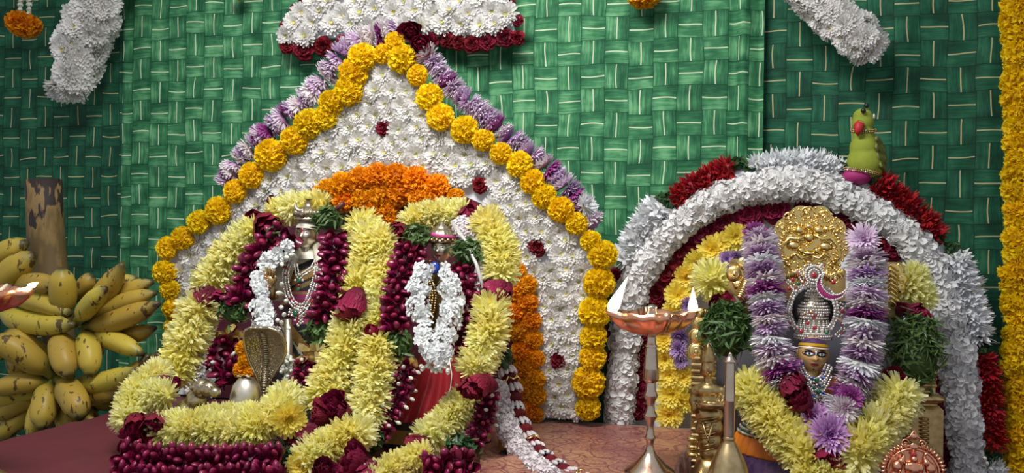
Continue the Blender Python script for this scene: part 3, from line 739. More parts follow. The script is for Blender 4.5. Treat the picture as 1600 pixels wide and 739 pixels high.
random.seed(42)
r1 = thing('rose_petal_garland', 'crimson folded-petal garland with green leaf tufts on the silver-faced deity', 'garland', P(480, 370, 1.9), 'folded rose petal garlands')
petal_strand(r1, yp([(448, 366), (424, 384), (402, 410), (388, 440), (374, 470)], .02), 28, 13)
petal_strand(r1, yp([(524, 372), (522, 410), (518, 450), (506, 494)], .03), 25, 12.5)
for x, y, rx, ry, n in [(514, 346, 30, 22, 150), (432, 376, 17, 24, 80), (368, 490, 27, 22, 140), (504, 522, 32, 22, 160)]:
    p = P(x, y, YG(y, .02)); leaf_bunch(r1, p, S(rx, p), S(18, p), S(ry, p), n, S(17, p))
r2 = thing('rose_petal_garland', 'crimson folded-petal garland with green leaf tufts on the gold-faced deity', 'garland', P(690, 380, 1.9), 'folded rose petal garlands')
petal_strand(r2, yp([(642, 388), (632, 420), (622, 465), (616, 512)], .03), 26, 12.5)
petal_strand(r2, yp([(722, 424), (732, 455), (730, 500), (724, 546)], .01), 22, 12)
for x, y, rx, ry, n in [(654, 374, 25, 24, 130), (731, 398, 30, 25, 150), (624, 540, 28, 26, 150)]:
    p = P(x, y, YG(y, .02)); leaf_bunch(r2, p, S(rx, p), S(18, p), S(ry, p), n, S(17, p))
# jasmine
random.seed(43)
j1 = thing('jasmine_garland', 'white jasmine garland on the shoulder of the silver-faced deity', 'garland', P(430, 400, 1.86), 'white jasmine garlands of the deities')
flower_fill(j1, yp([(452, 388), (428, 402), (412, 430), (406, 465), (412, 500), (418, 518)], .03), F_JAS, 19, 'jasmine', .62, 6)
for x, y in [(440, 458), (446, 470), (438, 480), (448, 492), (440, 505), (450, 512), (432, 500), (442, 445), (447, 402), (455, 398), (438, 412)]:
    p = P(x+random.gauss(0, 2), y, YG(y, .05)); inst(F_BUD, 'jasmine_bud', j1, p, jit(tocam(p), .4), S(7.5, p))
j2 = thing('jasmine_garland', 'white jasmine garland looped down the front of the gold-faced deity', 'garland', P(690, 430, 1.86), 'white jasmine garlands of the deities')
flower_fill(j2, yp([(660, 425), (654, 460), (658, 500), (668, 530), (682, 556)], .06), F_JAS, 20, 'jasmine', .6, 6)
flower_fill(j2, yp([(702, 430), (706, 465), (702, 500), (694, 530), (686, 556)], .06), F_JAS, 20, 'jasmine', .6, 6)
for k in range(26):
    p = P(random.uniform(658, 704), random.uniform(562, 582), YG(575, .055)); inst(F_BUD, 'jasmine_bud', j2, p, jit(tocam(p)+Vector((0, 0, -.4)), .4), S(7.5, p))
mb = MB(); tube(mb, pp([(702, 562, 1.73), (706, 585, 1.72), (704, 606, 1.72), (700, 620, 1.72)]), .0008, 5); mb.obj('loose_thread', M['thread'], j2, P(702, 562, 1.73))

# petal-and-bud garlands lower down
random.seed(44)
def wp(label, path, r, white=.45, per=6, bp=10):
    t = thing('petal_bud_garland', label, 'garland', P(*path[0]), 'crimson petal garlands with white buds')
    petal_strand(t, path, r, bp, .85, per, white); return t
wp('crimson petal garland with white buds beside the cobra hood', [(478, 565, 1.80), (472, 600, 1.78), (468, 635, 1.75)], 20)
wp('crimson petal garland with white buds under the green tuft next to the nandi bull', [(352, 538, 1.84), (345, 565, 1.82), (362, 592, 1.80)], 26, .4)
wp('crimson petal garland with white buds against the red silk skirt', [(632, 575, 1.79), (622, 615, 1.77), (606, 650, 1.75), (592, 676, 1.73)], 21, .5)
wp('crimson petal garland with white buds above the black and gold hem, near the jasmine rope', [(764, 620, 1.80), (756, 650, 1.78), (742, 690, 1.75)], 19, .45)

# front garland around the linga
random.seed(45)
gf = thing('chrysanthemum_garland', 'pale yellow chrysanthemum garland with two limp roses curled round the linga', 'garland', T(320, 715), 'yellow garlands of the deities')
strand(gf, [(246, 584, 1.70), (222, 604, 1.66), (206, 630, 1.62), (200, 655, 1.59)], F_MUM, 29, 'yellow_chrysanthemum', .45)
strand(gf, [(232, 615, 1.63), (258, 618, 1.64)], F_MUM, 27, 'yellow_chrysanthemum', .5)
strand(gf, [(262, 672, 1.56), (300, 668, 1.565), (340, 672, 1.57), (380, 672, 1.58), (412, 662, 1.60), (434, 642, 1.63), (448, 620, 1.68)], F_MUM, 32, 'yellow_chrysanthemum', .42)
strand(gf, [(318, 654, 1.60), (360, 652, 1.61), (396, 648, 1.62)], F_MUM, 24, 'yellow_chrysanthemum', .45)
p = P(452, 655, 1.60); inst(F_YOPEN, 'yellow_chrysanthemum', gf, p, jit((.75, -.6, -.1), .05), S(30, p))
p = P(440, 648, 1.64); inst(F_YOPEN, 'yellow_chrysanthemum', gf, p, jit((.3, -.8, .2), .05), S(24, p))
for x, y, r, Y in [(254, 602, 24, 1.68), (240, 606, 18, 1.68), (270, 604, 16, 1.68), (212, 662, 27, 1.555), (205, 676, 22, 1.55), (244, 664, 28, 1.545), (236, 682, 22, 1.545)]: rose_at(gf, x, y, r, Y)
tf = thing('rose_petal_garland', 'crimson folded-petal rope lying along the front edge of the maroon cloth', 'garland', T(320, 735), 'folded rose petal garlands')
petal_strand(tf, [(196, 716, 1.49), (250, 722, 1.50), (320, 724, 1.51), (390, 724, 1.525), (436, 722, 1.54)], 29, 13, .7, 9)
petal_strand(tf, [(190, 748, 1.455), (260, 752, 1.47), (340, 752, 1.48), (430, 750, 1.50)], 26, 13, .7, 8)
# centre front
random.seed(46)
gc = thing('chrysanthemum_garland', 'yellow chrysanthemum and rose garland heaped at the front between the two deities', 'garland', T(520, 730), 'yellow garlands of the deities')
strand(gc, [(560, 676, 1.68), (535, 688, 1.655), (505, 702, 1.63), (484, 720, 1.60)], F_MUM, 37, 'yellow_chrysanthemum', .42)
p = P(470, 728, 1.575); inst(F_YOPEN, 'yellow_chrysanthemum', gc, p, jit(tocam(p), .1), S(24, p))
strand(gc, [(662, 712, 1.66), (636, 722, 1.64), (606, 738, 1.61), (580, 752, 1.59)], F_MUM, 28, 'yellow_chrysanthemum', .45)
for x, y, r, Y in [(520, 634, 26, 1.70), (505, 648, 26, 1.69), (535, 645, 22, 1.69), (478, 676, 26, 1.63), (466, 694, 22, 1.62), (556, 722, 32, 1.60), (580, 735, 24, 1.60), (505, 735, 24, 1.57), (652, 694, 25, 1.69), (664, 700, 18, 1.69)]: rose_at(gc, x, y, r, Y)
petal_strand(gc, [(668, 734, 1.61), (700, 728, 1.625), (728, 728, 1.64)], 28, 13, .75, 8)
for x, y, rx, ry, Y in [(440, 714, 22, 22, 1.60), (586, 690, 14, 24, 1.72), (722, 704, 28, 24, 1.70), (790, 560, 8, 10, 1.84)]:
    p = P(x, y, Y); leaf_bunch(gc, p, S(rx, p), S(15, p), S(ry, p), 110, S(19, p), 'darkleaf', .3)

# white rope and lotus-like rope hanging from the shrine onto the brocade
random.seed(47)
jr = thing('jasmine_rope', 'thick pinkish white flower rope trailing onto the brocade cloth', 'garland', P(775, 600, 1.85))
strand(jr, [(776, 606, 1.88), (784, 640, 1.86), (796, 676, 1.83), (814, 706, 1.79), (846, 736, 1.74), (885, 765, 1.70)], F_PRUFFLE, 19, 'pale_flower', .42)
lr = thing('bead_garland', 'rope of crimson cups with white petal skirts and gold bows trailing over the brocade', 'garland', P(790, 560, 1.92))
pts = pp([(776, 540, 1.935), (788, 570, 1.925), (800, 605, 1.91), (806, 642, 1.89), (824, 682, 1.86), (846, 712, 1.81), (880, 738, 1.77), (925, 760, 1.73)])
sp = spline(pts, .037)
mcup = MB(); lathe(mcup, [(.02, -.7), (.55, -.6), (.85, -.2), (.92, .2), (.75, .6), (.4, .8), (.02, .85)], 14, t=.55); mcup = mcup.mesh('cup', [M['redrose']])
def f_skirt(mb):
    for k in range(10):
        X = Matrix.Rotation(2*PI*k/10, 4, 'Z') @ Matrix.Translation((.66, 0, .25)) @ Matrix.Rotation(-1.28, 4, 'Y')
        mb2 = MB(); lathe(mb2, [(.02, 0), (.18, .2), (.26, .6), (.22, .95), (.04, 1.15)], 7, t=None)
        mb.add(mb2.v, mb2.f, mb2.t, 0, X @ Matrix.Rotation(PI/2, 4, 'Y'))
SK = variants(f_skirt, 2, 'petal_skirt', [M['pinkwhite']])
mleaf = MB(); lathe(mleaf, [(.7, 0), (1.0, .12), (1.05, .3), (.98, .42)], 14); mleaf = mleaf.mesh('leaf_band', [M['darkleaf']])
def f_bow(mb):
    for k in range(6):
        a = k*1.05; tube(mb, [(0, 0, .15)]+[(math.cos(a+q)*.95, math.sin(a+q)*.95, .1+.35*math.sin(q*3)) for q in (0, .3, .6, .9)]+[(0, 0, .2)], .10, 5)
BW = variants(f_bow, 1, 'gold_bow', [M['gold']])
for i, (p, tg) in enumerate(sp):
    r = .0195
    inst(mcup, 'crimson_cup', lr, p, tg, (r, r, r*.95), 0)
    inst(SK, 'white_petal_skirt', lr, p+tg*r*.3, tg, r*.98)
    if i % 4 == 2: inst(BW, 'gold_bow', lr, p-tg*r*.1, tg, r*1.08)
    if i % 4 in (0, 3): inst(mleaf, 'green_leaf_band', lr, p+tg*r*1.15, tg, (r, r, r*.6))

# ================================================================ heads and bodies of the statues
HR = (.36, .42, .5)
def g2(x, z, cx, cz, sx, sz): return math.exp(-((x-cx)/sx)**2-((z-cz)/sz)**2)
def hbump(x, z):
    b = .085*math.exp(-(x/.045)**2)*max(0, min(1, (.12-z)/.2))*(1 if z > -.10 else math.exp(-((z+.10)/.03)**2))
    b += .03*g2(x, z, 0, -.10, .085, .035)
    b += .025*g2(x, z, 0, .15, .26, .05)-.035*(g2(x, z, .14, .05, .085, .05)+g2(x, z, -.14, .05, .085, .05))
    b += .03*g2(x, z, 0, -.21, .10, .035)+.02*g2(x, z, 0, -.27, .08, .03)-.018*g2(x, z, 0, -.24, .09, .012)
    b += .035*g2(x, z, 0, -.37, .10, .07)+.02*(g2(x, z, .18, -.10, .1, .1)+g2(x, z, -.18, -.10, .1, .1))
    return b
def hrx(z): return HR[0]*(1-.30*max(0, -z/HR[2])**2)
def hsurf(x, z):
    k = 1-(x/hrx(z))**2-(z/HR[2])**2
    return -HR[1]*math.sqrt(max(0, k))-hbump(x, z)
def head_geo(mb, m=0):
    nr, nc = 44, 56; vs = []
    for i in range(nr+1):
        th = PI*i/nr; z = HR[2]*math.cos(th); s = math.sin(th)
        for j in range(nc):
            ph = 2*PI*j/nc; x = hrx(z)*s*math.cos(ph); y = HR[1]*s*math.sin(ph)
            if y < 0: y -= hbump(x, z)*min(1, -y/.12)
            vs.append((x, y, z))
    mb.add(vs, grid_faces(nr+1, nc, True), 0, m)
    lathe(mb, [(.17, -.75), (.16, -.5), (.15, -.3)], 16, m)
    for s in (-1, 1):
        ellipsoid(mb, (s*HR[0]*.98, .03, -.02), (.045, .08, .13), m, 10, 8)
def patch(mb, cx, cz, a, b, eps, m, tilt=0.0, almond=False):
    vs = [(cx, hsurf(cx, cz)-eps, cz)]; n = 24; ct, st = math.cos(tilt), math.sin(tilt)
    for r in (.5, 1):
        for k in range(n):
            q = 2*PI*k/n; u = a*r*math.cos(q); w = b*r*math.sin(q)*(1-.35*math.cos(q)**2 if almond else 1)
            x, z = cx+u*ct-w*st, cz+u*st+w*ct; vs.append((x, hsurf(x, z)-eps*(1 if r < 1 else .3), z))
    fs = [(0, 1+k, 1+(k+1) % n) for k in range(n)]+[(1+k, 1+n+k, 1+n+(k+1) % n, 1+(k+1) % n) for k in range(n)]
    mb.add(vs, fs, 0, m)
def band(mb, z0, z1, eps, m, zc=None, a0=-1.0, a1=1.0, n=28):
    """strip across the brow between heights z0 and z1"""
    vs = []
    for k in range(n+1):
        q = a0+(a1-a0)*k/n
        for z in (z0, (z0+z1)/2, z1):
            zz = z+(.05*(1-q*q) if zc is None else zc*(1-q*q)); rr = math.sqrt(max(0, 1-(zz/HR[2])**2))
            ang = q*PI*.5; x = (hrx(zz)*rr+eps)*math.sin(ang); y = -(HR[1]*rr+eps+hbump(x, zz)*math.cos(ang))*math.cos(ang)
            vs.append((x, y, zz))
    mb.add(vs, grid_faces(n+1, 3), 0, m)
def head(parent, px, py, Y, hpx, mt, turn, tilt=0.0, wx=1.0):
    c = P(px, py, Y); H = S(hpx, c)
    X = Matrix.Translation(c) @ Matrix.Rotation(tilt, 4, 'Y') @ Matrix.Rotation(turn, 4, 'Z') @ Matrix.Scale(H, 4) @ Matrix.Diagonal((wx, 1, 1, 1))
    mb = MB(); head_geo(mb); mb.v = [tuple(X @ Vector(v)) for v in mb.v]
    h = mb.obj('head', M[mt], parent, c)
    def sub_part(name, mat_, fn):
        b = MB(); fn(b); b.v = [tuple(X @ Vector(v)) for v in b.v]; return b.obj(name, M[mat_], h, c)
    return h, sub_part, X, c, H
def eyes(sp, white='eyewhite', big=1.0, outline=None):
    for s in (-1, 1):
        if outline: sp('eye_liner', outline, lambda b: patch(b, s*.15, .05, .15, .085, .012, 0, -s*.06, True))
        sp('eye', white, lambda b: patch(b, s*.145, .045, .085*big, .042*big, .02, 0, -s*.05, True))
        sp('pupil', 'black', lambda b: patch(b, s*.145, .045, .034*big, .036*big, .028, 0))
        sp('eyebrow', 'black', lambda b: patch(b, s*.15, .155, .11, .018, .012, 0, -s*.12, True))
def loft(mb, rings, seg=36, m=0, mfn=None, wob=None):
    """rings: (centre, rx, ry); mfn(point) picks the material"""
    vs = []
    for i, (c, rx, ry) in enumerate(rings):
        for j in range(seg):
            a = 2*PI*j/seg; k = 1+(wob(a, i/(len(rings)-1)) if wob else 0)
            vs.append(Vector((c[0]+rx*k*math.cos(a), c[1]+ry*k*math.sin(a), c[2])))
    fs = grid_faces(len(rings), seg, True)
    if mfn is None: mb.add(vs, fs, 0, m)
    else:
        o = len(mb.v); mb.add(vs, fs, 0, m)
        for k in range(len(fs)):
            f = fs[k]; ctr = sum((vs[i] for i in f), Vector())/len(f); mb.m[len(mb.m)-len(fs)+k] = mfn(ctr)
    n = len(rings)
    mb.add([vs[j] for j in range(seg)]+[rings[0][0]], [(j, (j+1) % seg, seg) for j in range(seg)], 0, m)
    mb.add([vs[(n-1)*seg+j] for j in range(seg)]+[rings[-1][0]], [(j, (j+1) % seg, seg) for j in range(seg)], 0, m)
def pix(p):
    q = CR.transposed() @ (Vector(p)-CAM); return 800+FPX*q.x/-q.z, 369.5-FPX*q.y/-q.z
def rings_px(lst, Y, n=60):
    """(px, py, half width px, half depth px) control rings -> smooth list of rings"""
    out = []
    for i in range(n+1):
        u = i/n*(len(lst)-1); k = min(int(u), len(lst)-2); f = u-k; f = f*f*(3-2*f)*.5+f*.5
        a, b = lst[k], lst[k+1]; v = [a[q]+(b[q]-a[q])*f for q in range(4)]
        c = P(v[0], v[1], Y); out.append((c, S(v[2], c), S(v[3], c)))
    return out
def gem_chain(parent, name, pts, r, step, mats=('gem_w',), rows=1, wide=0.0):
    mb = MB()
    for i, (p, tg) in enumerate(spline(pts, step)):
        side = tg.cross(tocam(p)).normalized()
        for k in range(rows):
            q = p+side*(k-(rows-1)/2)*wide+jit((0, 0, 1), 1)*r*.25
            ellipsoid(mb, q, r*random.uniform(.8, 1.15), random.randrange(len(mats)) if random.random() < .3 else 0, 6, 4)
    return stuff(mb.obj(name, [M[x] for x in mats], parent, pts[0]))
def gem(parent, name, p, r, mt):
    mb = MB(); p = Vector(p); ellipsoid(mb, p, (r, r*.5, r), 0, 12, 8); return mb.obj(name, M[mt], parent, p)
def hand(parent, px, py, Y, lpx, mt, up=1):
    c = P(px, py, Y); s = S(lpx, c); mb = MB()
    ellipsoid(mb, c, (s*.26, s*.12, s*.28), 0, 14, 10)
    tube(mb, [c+Vector((0, .01, -s*.2)), c+Vector((0, .02, -s*.75))], [s*.2, s*.22], 12)
    for k, (dx, l) in enumerate(((-.19, .36), (-.065, .44), (.065, .42), (.19, .33))):
        b = c+Vector((dx*s, 0, s*.2)); tube(mb, [b, b+Vector((dx*s*.15, -s*.02, l*s*.5)), b+Vector((dx*s*.2, -s*.08, l*s*.95)), b+Vector((dx*s*.2, -s*.1, l*s))], [s*.072, s*.068, s*.055, s*.02], 8)
    b = c+Vector((s*.22, -s*.03, -s*.05)); tube(mb, [b, b+Vector((s*.14, -s*.05, s*.12)), b+Vector((s*.17, -s*.08, s*.3)), b+Vector((s*.17, -s*.08, s*.33))], [s*.085, s*.08, s*.06, s*.02], 8)
    return mb.obj('hand', M[mt], parent, c)
def crown_dome(mb, c, s, flutes=14):
    prof = [(.95, 0), (1.02, .08), (1.0, .2), (.92, .24), (.92, .3), (1.0, .34), (.98, .55), (.85, .8), (.62, 1.0), (.5, 1.06), (.52, 1.12), (.36, 1.22), (.22, 1.3), (.26, 1.36), (.2, 1.44), (.08, 1.55), (.01, 1.6)]
    lathe(mb, [(r*s, z*s) for r, z in prof], 56, 0, Matrix.Translation(c), wob=lambda a, z: .035*math.cos(a*flutes) if .32*s < z < 1.0*s else 0)

# ---------------------------------------------------------------- silver-faced deity
random.seed(51)
D1Y = 1.965
d1 = thing('deity_statue', 'silver-faced deity statue with gold crown and white headband, draped in silk', 'statue', Vector((P(470, 600, D1Y).x, D1Y, TZ)), 'pair of deity statues')
def d1m(p):
    x, y = pix(p); d = y+(x-455)*.45
    if y < 455: return 0 if d < 419 else 1 if d < 430 else 2 if d < 447 else 1 if d < 451 else 3 if d < 458 else 1
    if y < 476: return 2 if abs(y-458) < 1.6 or abs(y-474) < 1.6 else 4
    if y < 498: return 5
    if y < 507: return 4
    e = (y-515)-(x-455)*1.4
    return 2 if abs(e) < 11 or abs(e-42) < 9 else 0 if abs(e-16) < 3 else 1
mb = MB(); loft(mb, rings_px([(483, 380, 11, 12), (482, 386, 16, 14), (480, 394, 27, 18), (477, 404, 33, 21), (474, 425, 38, 24), (472, 460, 36, 24), (472, 490, 34, 24), (470, 530, 36, 28), (468, 600, 40, 32), (466, 672, 46, 38)], D1Y, 240), 130, 0, d1m)
lowz = TZ+.002; mb.v = [(v[0], v[1], max(v[2], lowz)) for v in mb.v]
mb.obj('body', [M['cream'], M['dark'], M['zari'], M['oldgold'], M['pink'], M['plum']], d1, P(470, 600, D1Y))
h, sp, X, hc, H = head(d1, 480, 365, D1Y-.025, 48, 'silver', .06, .05)
eyes(sp, 'silver', .8)
sp('lips', 'lip', lambda b: patch(b, .01, -.235, .07, .035, .010, 0))
sp('forehead_mark', 'gem_r', lambda b: (patch(b, 0, .10, .03, .085, .02, 0), patch(b, 0, .13, .07, .025, .018, 0)))
sp('headband', 'cream', lambda b: band(b, .14, .40, .03, 0))
mb = MB(); top = X @ Vector((0, 0, .42)); s = H*.42
lathe(mb, [(.98*s, 0), (1.05*s, .06*s), (1.02*s, .2*s), (.9*s, .24*s), (.95*s, .3*s), (1.05*s, .42*s), (.85*s, .75*s), (.5*s, 1.05*s), (.25*s, 1.15*s), (.28*s, 1.3*s), (.12*s, 1.55*s), (.01, 1.7*s)], 40, 0, Matrix.Translation(top), wob=lambda a, z: .05*math.cos(a*9) if z > .28*s else 0)
cr = mb.obj('crown', M['nickel'], d1, top)
mb = MB()
for k in range(11):
    a = PI+PI*k/10; q = top+Vector((math.cos(a)*s*1.02, math.sin(a)*s*1.02, s*.55)); sz = s*(.34 if k == 5 else .22)
    ellipsoid(mb, q, (sz*.8, sz*.5, sz), 0, 10, 8)
mb.obj('crown_lobe', M['nickel'], cr, top)
mb = MB(); cc = P(469, 321, D1Y-.075); r = S(8, cc)
tube(mb, [cc+Vector((math.cos(a)*r, 0, math.sin(a)*r)) for a in [2.2+k*.3 for k in range(12)]], [r*.05+r*.32*math.sin(PI*k/11) for k in range(12)], 8); mb.obj('crown_crescent', M['silver'], cr, cc)
random.seed(52)
gem_chain(d1, 'necklace', pp([(452, 408, 1.90), (446, 430, 1.89), (450, 458, 1.885), (460, 476, 1.88), (474, 480, 1.88), (484, 466, 1.88), (492, 440, 1.885), (498, 412, 1.895)]), .0028, .0042, ('gem_w', 'silver', 'gem_r'), 3, .006)
gem_chain(d1, 'necklace', pp([(462, 414, 1.895), (466, 432, 1.89), (474, 428, 1.89), (486, 420, 1.89), (494, 408, 1.895)]), .0026, .004, ('gem_w', 'silver'), 2, .006)
gem_chain(d1, 'pendant', pp([(452, 488, 1.885), (462, 490, 1.88), (474, 490, 1.88), (480, 484, 1.88), (466, 500, 1.88), (470, 506, 1.88)]), .003, .005, ('gem_w', 'oldgold', 'gem_r'), 3, .006)
for x, y, r, mt in [(467, 438, 4.2, 'gem_g'), (466, 452, 3.2, 'gem_g'), (461, 490, 4.5, 'gem_g'), (466, 446, 2.5, 'gem_r'), (473, 438, 2.2, 'gem_w'), (461, 438, 2.2, 'gem_w')]:
    p = P(x, y, 1.875); gem(d1, 'gemstone', p, S(r, p), mt)
hd = hand(d1, 420, 440, 1.83, 36, 'oldgold')
mb = MB()
for k in range(5):
    p = P(418+random.uniform(-4, 5), 428+k*5, 1.824); ellipsoid(mb, p, .003, 0, 8, 6)
stuff(mb.obj('hand_ornament', M['copper'], hd, P(420, 440, 1.83)))
mb = MB(); a, b = P(450, 498, 1.90), P(452, 690, 1.90); tube(mb, [a, (a+b)/2, Vector((b.x, b.y, TZ+.003))], .0095, 14); mb.obj('staff', M['silver'], d1, a)
mb = MB()
for off in (0, 6):
    tube(mb, pp([(474-off, 382, 1.95), (462-off, 394, 1.925), (448-off, 420, 1.915), (440-off, 450, 1.91), (438-off, 470, 1.91)]), [.007, .014, .016, .014, .008], 10)
    tube(mb, pp([(492+off*.5, 382, 1.95), (500+off*.6, 398, 1.925), (506+off*.6, 440, 1.915), (505+off*.6, 470, 1.91)]), [.007, .014, .014, .008], 10)
loft(mb, rings_px([(481, 384, 9, 9), (481, 389, 14, 12), (479, 396, 24, 17), (477, 404, 32, 20)], D1Y-.014, 16), 36)
mb.obj('shawl', M['cream'], d1, P(470, 388, 1.95))

# gold foil pieces tucked under the leaf tufts
def foil(mb, c, s, ang):
    vs = [(-1, -.35, -.45), (-1, .35, -.45), (-1, .35, .45), (-1, -.35, .45), (0, -.55, -.62), (0, .5, -.62), (0, .5, .62), (0, -.55, .62), (1.1, -.2, -.18), (1.1, .2, -.18), (1.1, .2, .22), (1.1, -.2, .22)]
    mb.add(vs, grid_faces(3, 4, True)+[(3, 2, 1, 0), (8, 9, 10, 11)], 0, 0, Matrix.Translation(c) @ Matrix.Rotation(ang, 4, 'Y') @ Matrix.Scale(s, 4), False)
def foils(label, lst):
    t = thing('foil_cluster', label, 'ornament', P(lst[0][0], lst[0][1], lst[0][2]), 'gold foil clusters')
    for x, y, Y, r, a in lst:
        p = P(x, y, Y); mb = MB(); foil(mb, p, S(r, p), a); mb.obj('foil_piece', M['gold'], t, p)
foils('gold foil pieces above the cobra-side petal garland', [(476, 543, 1.80, 10, .3), (497, 541, 1.80, 12, -.15), (473, 561, 1.79, 10, -.35), (495, 557, 1.79, 13, -.05)])
foils('gold foil pieces under the leaf tuft against the red silk skirt', [(614, 568, 1.80, 10, .1), (632, 576, 1.80, 10, .4), (646, 566, 1.80, 9, .9), (628, 562, 1.81, 9, .2)])
foils('gold foil pieces above the nandi bull', [(344, 524, 1.85, 11, .1), (362, 513, 1.86, 10, -.6), (376, 522, 1.86, 9, .4), (366, 530, 1.85, 9, .2)])

# ---------------------------------------------------------------- gold-faced deity
random.seed(53)
D2Y = 1.94
d2 = thing('deity_statue', 'gold-faced deity statue with tall ribbed crown and red silk skirt', 'statue', Vector((P(690, 600, D2Y).x, D2Y, TZ)), 'pair of deity statues')
mb = MB(); loft(mb, rings_px([(692, 408, 8, 8), (692, 416, 10, 9), (692, 426, 26, 16), (690, 450, 36, 22), (689, 500, 32, 22), (688, 560, 34, 26), (686, 600, 38, 30)], D2Y, 50), 40); mb.obj('body', M['oldgold'], d2, P(690, 600, D2Y))
h, sp, X, hc, H = head(d2, 690, 388, D2Y-.03, 48, 'silver', .06, .02)
eyes(sp, 'silver', .8)
sp('lips', 'lip', lambda b: patch(b, 0, -.235, .08, .045, .012, 0))
sp('nose_mark', 'oldgold', lambda b: patch(b, 0, .06, .02, .10, .02, 0))
top = X @ Vector((0, 0, .17)); s = H*.46
mb = MB(); crown_dome(mb, top, s, 18); cr = mb.obj('crown', M['nickel'], d2, top)
mb = MB(); lathe(mb, [(1.04*s, .44*s), (1.07*s, .5*s), (1.06*s, .62*s), (1.0*s, .68*s)], 32, 0, Matrix.Translation(top) @ Matrix.Rotation(.15, 4, 'Y')); mb.obj('pink_ribbon', M['pink'], cr, top)
mb = MB()
for k in range(9):
    a = PI+PI*k/8; q = top+Vector((math.cos(a)*s*1.03, math.sin(a)*s*1.03, s*.22)); ellipsoid(mb, q, s*.15, 0, 8, 6)
stuff(mb.obj('crown_band', M['oldgold'], cr, top))
mb = MB(); p = P(678, 419, 1.89); ellipsoid(mb, p, (S(9, p), .006, S(10, p)), 0, 14, 10); mb.obj('blue_ornament', M['gem_b'], d2, p)
gem_chain(d2, 'necklace', pp([(668, 408, 1.89), (667, 425, 1.885), (672, 442, 1.88), (676, 460, 1.88), (674, 482, 1.88), (670, 500, 1.88)]), .003, .005, ('oldgold', 'gold', 'gem_w'), 3, .006)
# skirt
mb = MB()
loft(mb, rings_px([(692, 560, 36, 30), (688, 600, 48, 40), (680, 640, 66, 54), (672, 680, 84, 64), (668, 706, 92, 70)], 1.91, 40), 96, wob=lambda a, u: (.06+.05*u)*math.sin(a*15+2*math.sin(a*2))*min(1, u*3+.6))
mb.v = [(v[0], v[1], max(v[2], TZ+.03)) for v in mb.v]; mb.obj('skirt', M['redsilk'], d2, P(690, 600, 1.91))
c0 = P(668, 690, 1.91)
mb = MB()
rr = [(Vector((c0.x, c0.y, TZ+z)), S(94, c0)*k, S(73, c0)*k) for z, k in ((.002, 1.06), (.008, 1.06), (.010, 1.055), (.036, 1.02), (.038, 1.01), (.046, .985))]
loft(mb, rr, 72, 0, lambda p: 1 if TZ+.009 < p.z < TZ+.037 else 0, wob=lambda a, u: .025*math.sin(a*13+3*math.sin(a*2)))
mb.obj('skirt_hem', [M['dark'], M['zari']], d2, c0)
# loose black and gold cloth end
mb = MB(); nu, nv = 24, 14; vs = []
for i in range(nu):
    for j in range(nv):
        u, v = i/(nu-1), j/(nv-1)
        p = P(776+u*44, 668+v*52-u*10, 1.87-.05*v); p.y += .012*math.sin(u*9+v*3); p.z = max(p.z, TZ+.006); vs.append(p)
mb.add(vs, grid_faces(nu, nv), 0, 0)
for k, f in enumerate(mb.f): mb.m[k] = 1 if (k % (nv-1)) in (4, 5, 6, 7, 8) else 0
o = mb.obj('silk_cloth_end', [M['dark'], M['zari']]); o.modifiers.new('cloth', 'SOLIDIFY').thickness = .002
tag(o, 'black silk cloth end with gold border behind the white flower rope', 'cloth')
mb = MB(); vs = []
for i in range(24):
    for j in range(14):
        u, v = i/23, j/13
        p = T(750+u*70, 700+v*50, TZ); p.z += .004+.007*abs(math.sin(u*3+v*5))+.003*math.sin(v*11+u*4); vs.append(p)
mb.add(vs, grid_faces(24, 14)); o = mb.obj('brocade_scrap', M['brocade']); o.modifiers.new('cloth', 'SOLIDIFY').thickness = .002
tag(o, 'crumpled brocade scrap lying in front of the black and gold cloth end', 'cloth')

# ---------------------------------------------------------------- linga, cobra, bull
random.seed(54)
CY = 1.72
t = thing('cobra_statue', 'worn silver cobra with raised hood behind the dome', 'statue', Vector((P(412, 620, CY).x, CY, TZ)))
rows = [(637, 409, 414), (620, 408, 415.5), (603, 406.5, 419), (592, 402, 425), (580, 397, 432), (566, 390, 441), (552, 385, 446), (538, 382, 446.5), (526, 381, 442), (517, 383, 433), (512.5, 392, 420)]
vs = []; nc = 13
def rowat(u):
    k = min(int(u), len(rows)-2); f = u-k; return [rows[k][q]+(rows[k+1][q]-rows[k][q])*f for q in range(3)]
nr = 40
for i in range(nr+1):
    y, xl, xr = rowat(i/nr*(len(rows)-1))
    for j in range(nc):
        u = j/(nc-1); e = 2*u-1; hw = (xr-xl)/2
        lean = -.045*(i/nr)**3
        p = P(xl+(xr-xl)*u, y, CY+.012-.0011*hw*e*e*.6+lean-.004*math.exp(-(e/.18)**2)); vs.append(p)
mb = MB(); mb.add(vs, grid_faces(nr+1, nc)); o = mb.obj('hood', None or [M['nickel']], t, P(412, 580, CY))
sm = bpy.data.materials.new('scaled_silver'); 
sm, nt, b = nodes('scaled_silver'); b.inputs['Metallic'].default_value = 1; b.inputs['Roughness'].default_value = .34; b.inputs['Base Color'].default_value = (.50, .42, .30, 1)
tc = N(nt, 'ShaderNodeTexCoord'); vo = N(nt, 'ShaderNodeTexVoronoi', feature='DISTANCE_TO_EDGE'); vo.inputs['Scale'].default_value = 210; L(nt, tc.outputs['Object'], vo.inputs['Vector'])
mp = N(nt, 'ShaderNodeMapRange'); mp.inputs[2].default_value = .12; L(nt, vo.outputs[0], mp.inputs[0])
bp = N(nt, 'ShaderNodeBump'); bp.inputs['Distance'].default_value = .0009; L(nt, mp.outputs[0], bp.inputs['Height']); L(nt, bp.outputs[0], b.inputs['Normal'])
o.data.materials[0] = sm
md = o.modifiers.new('thickness', 'SOLIDIFY'); md.thickness = .004; md.offset = -1
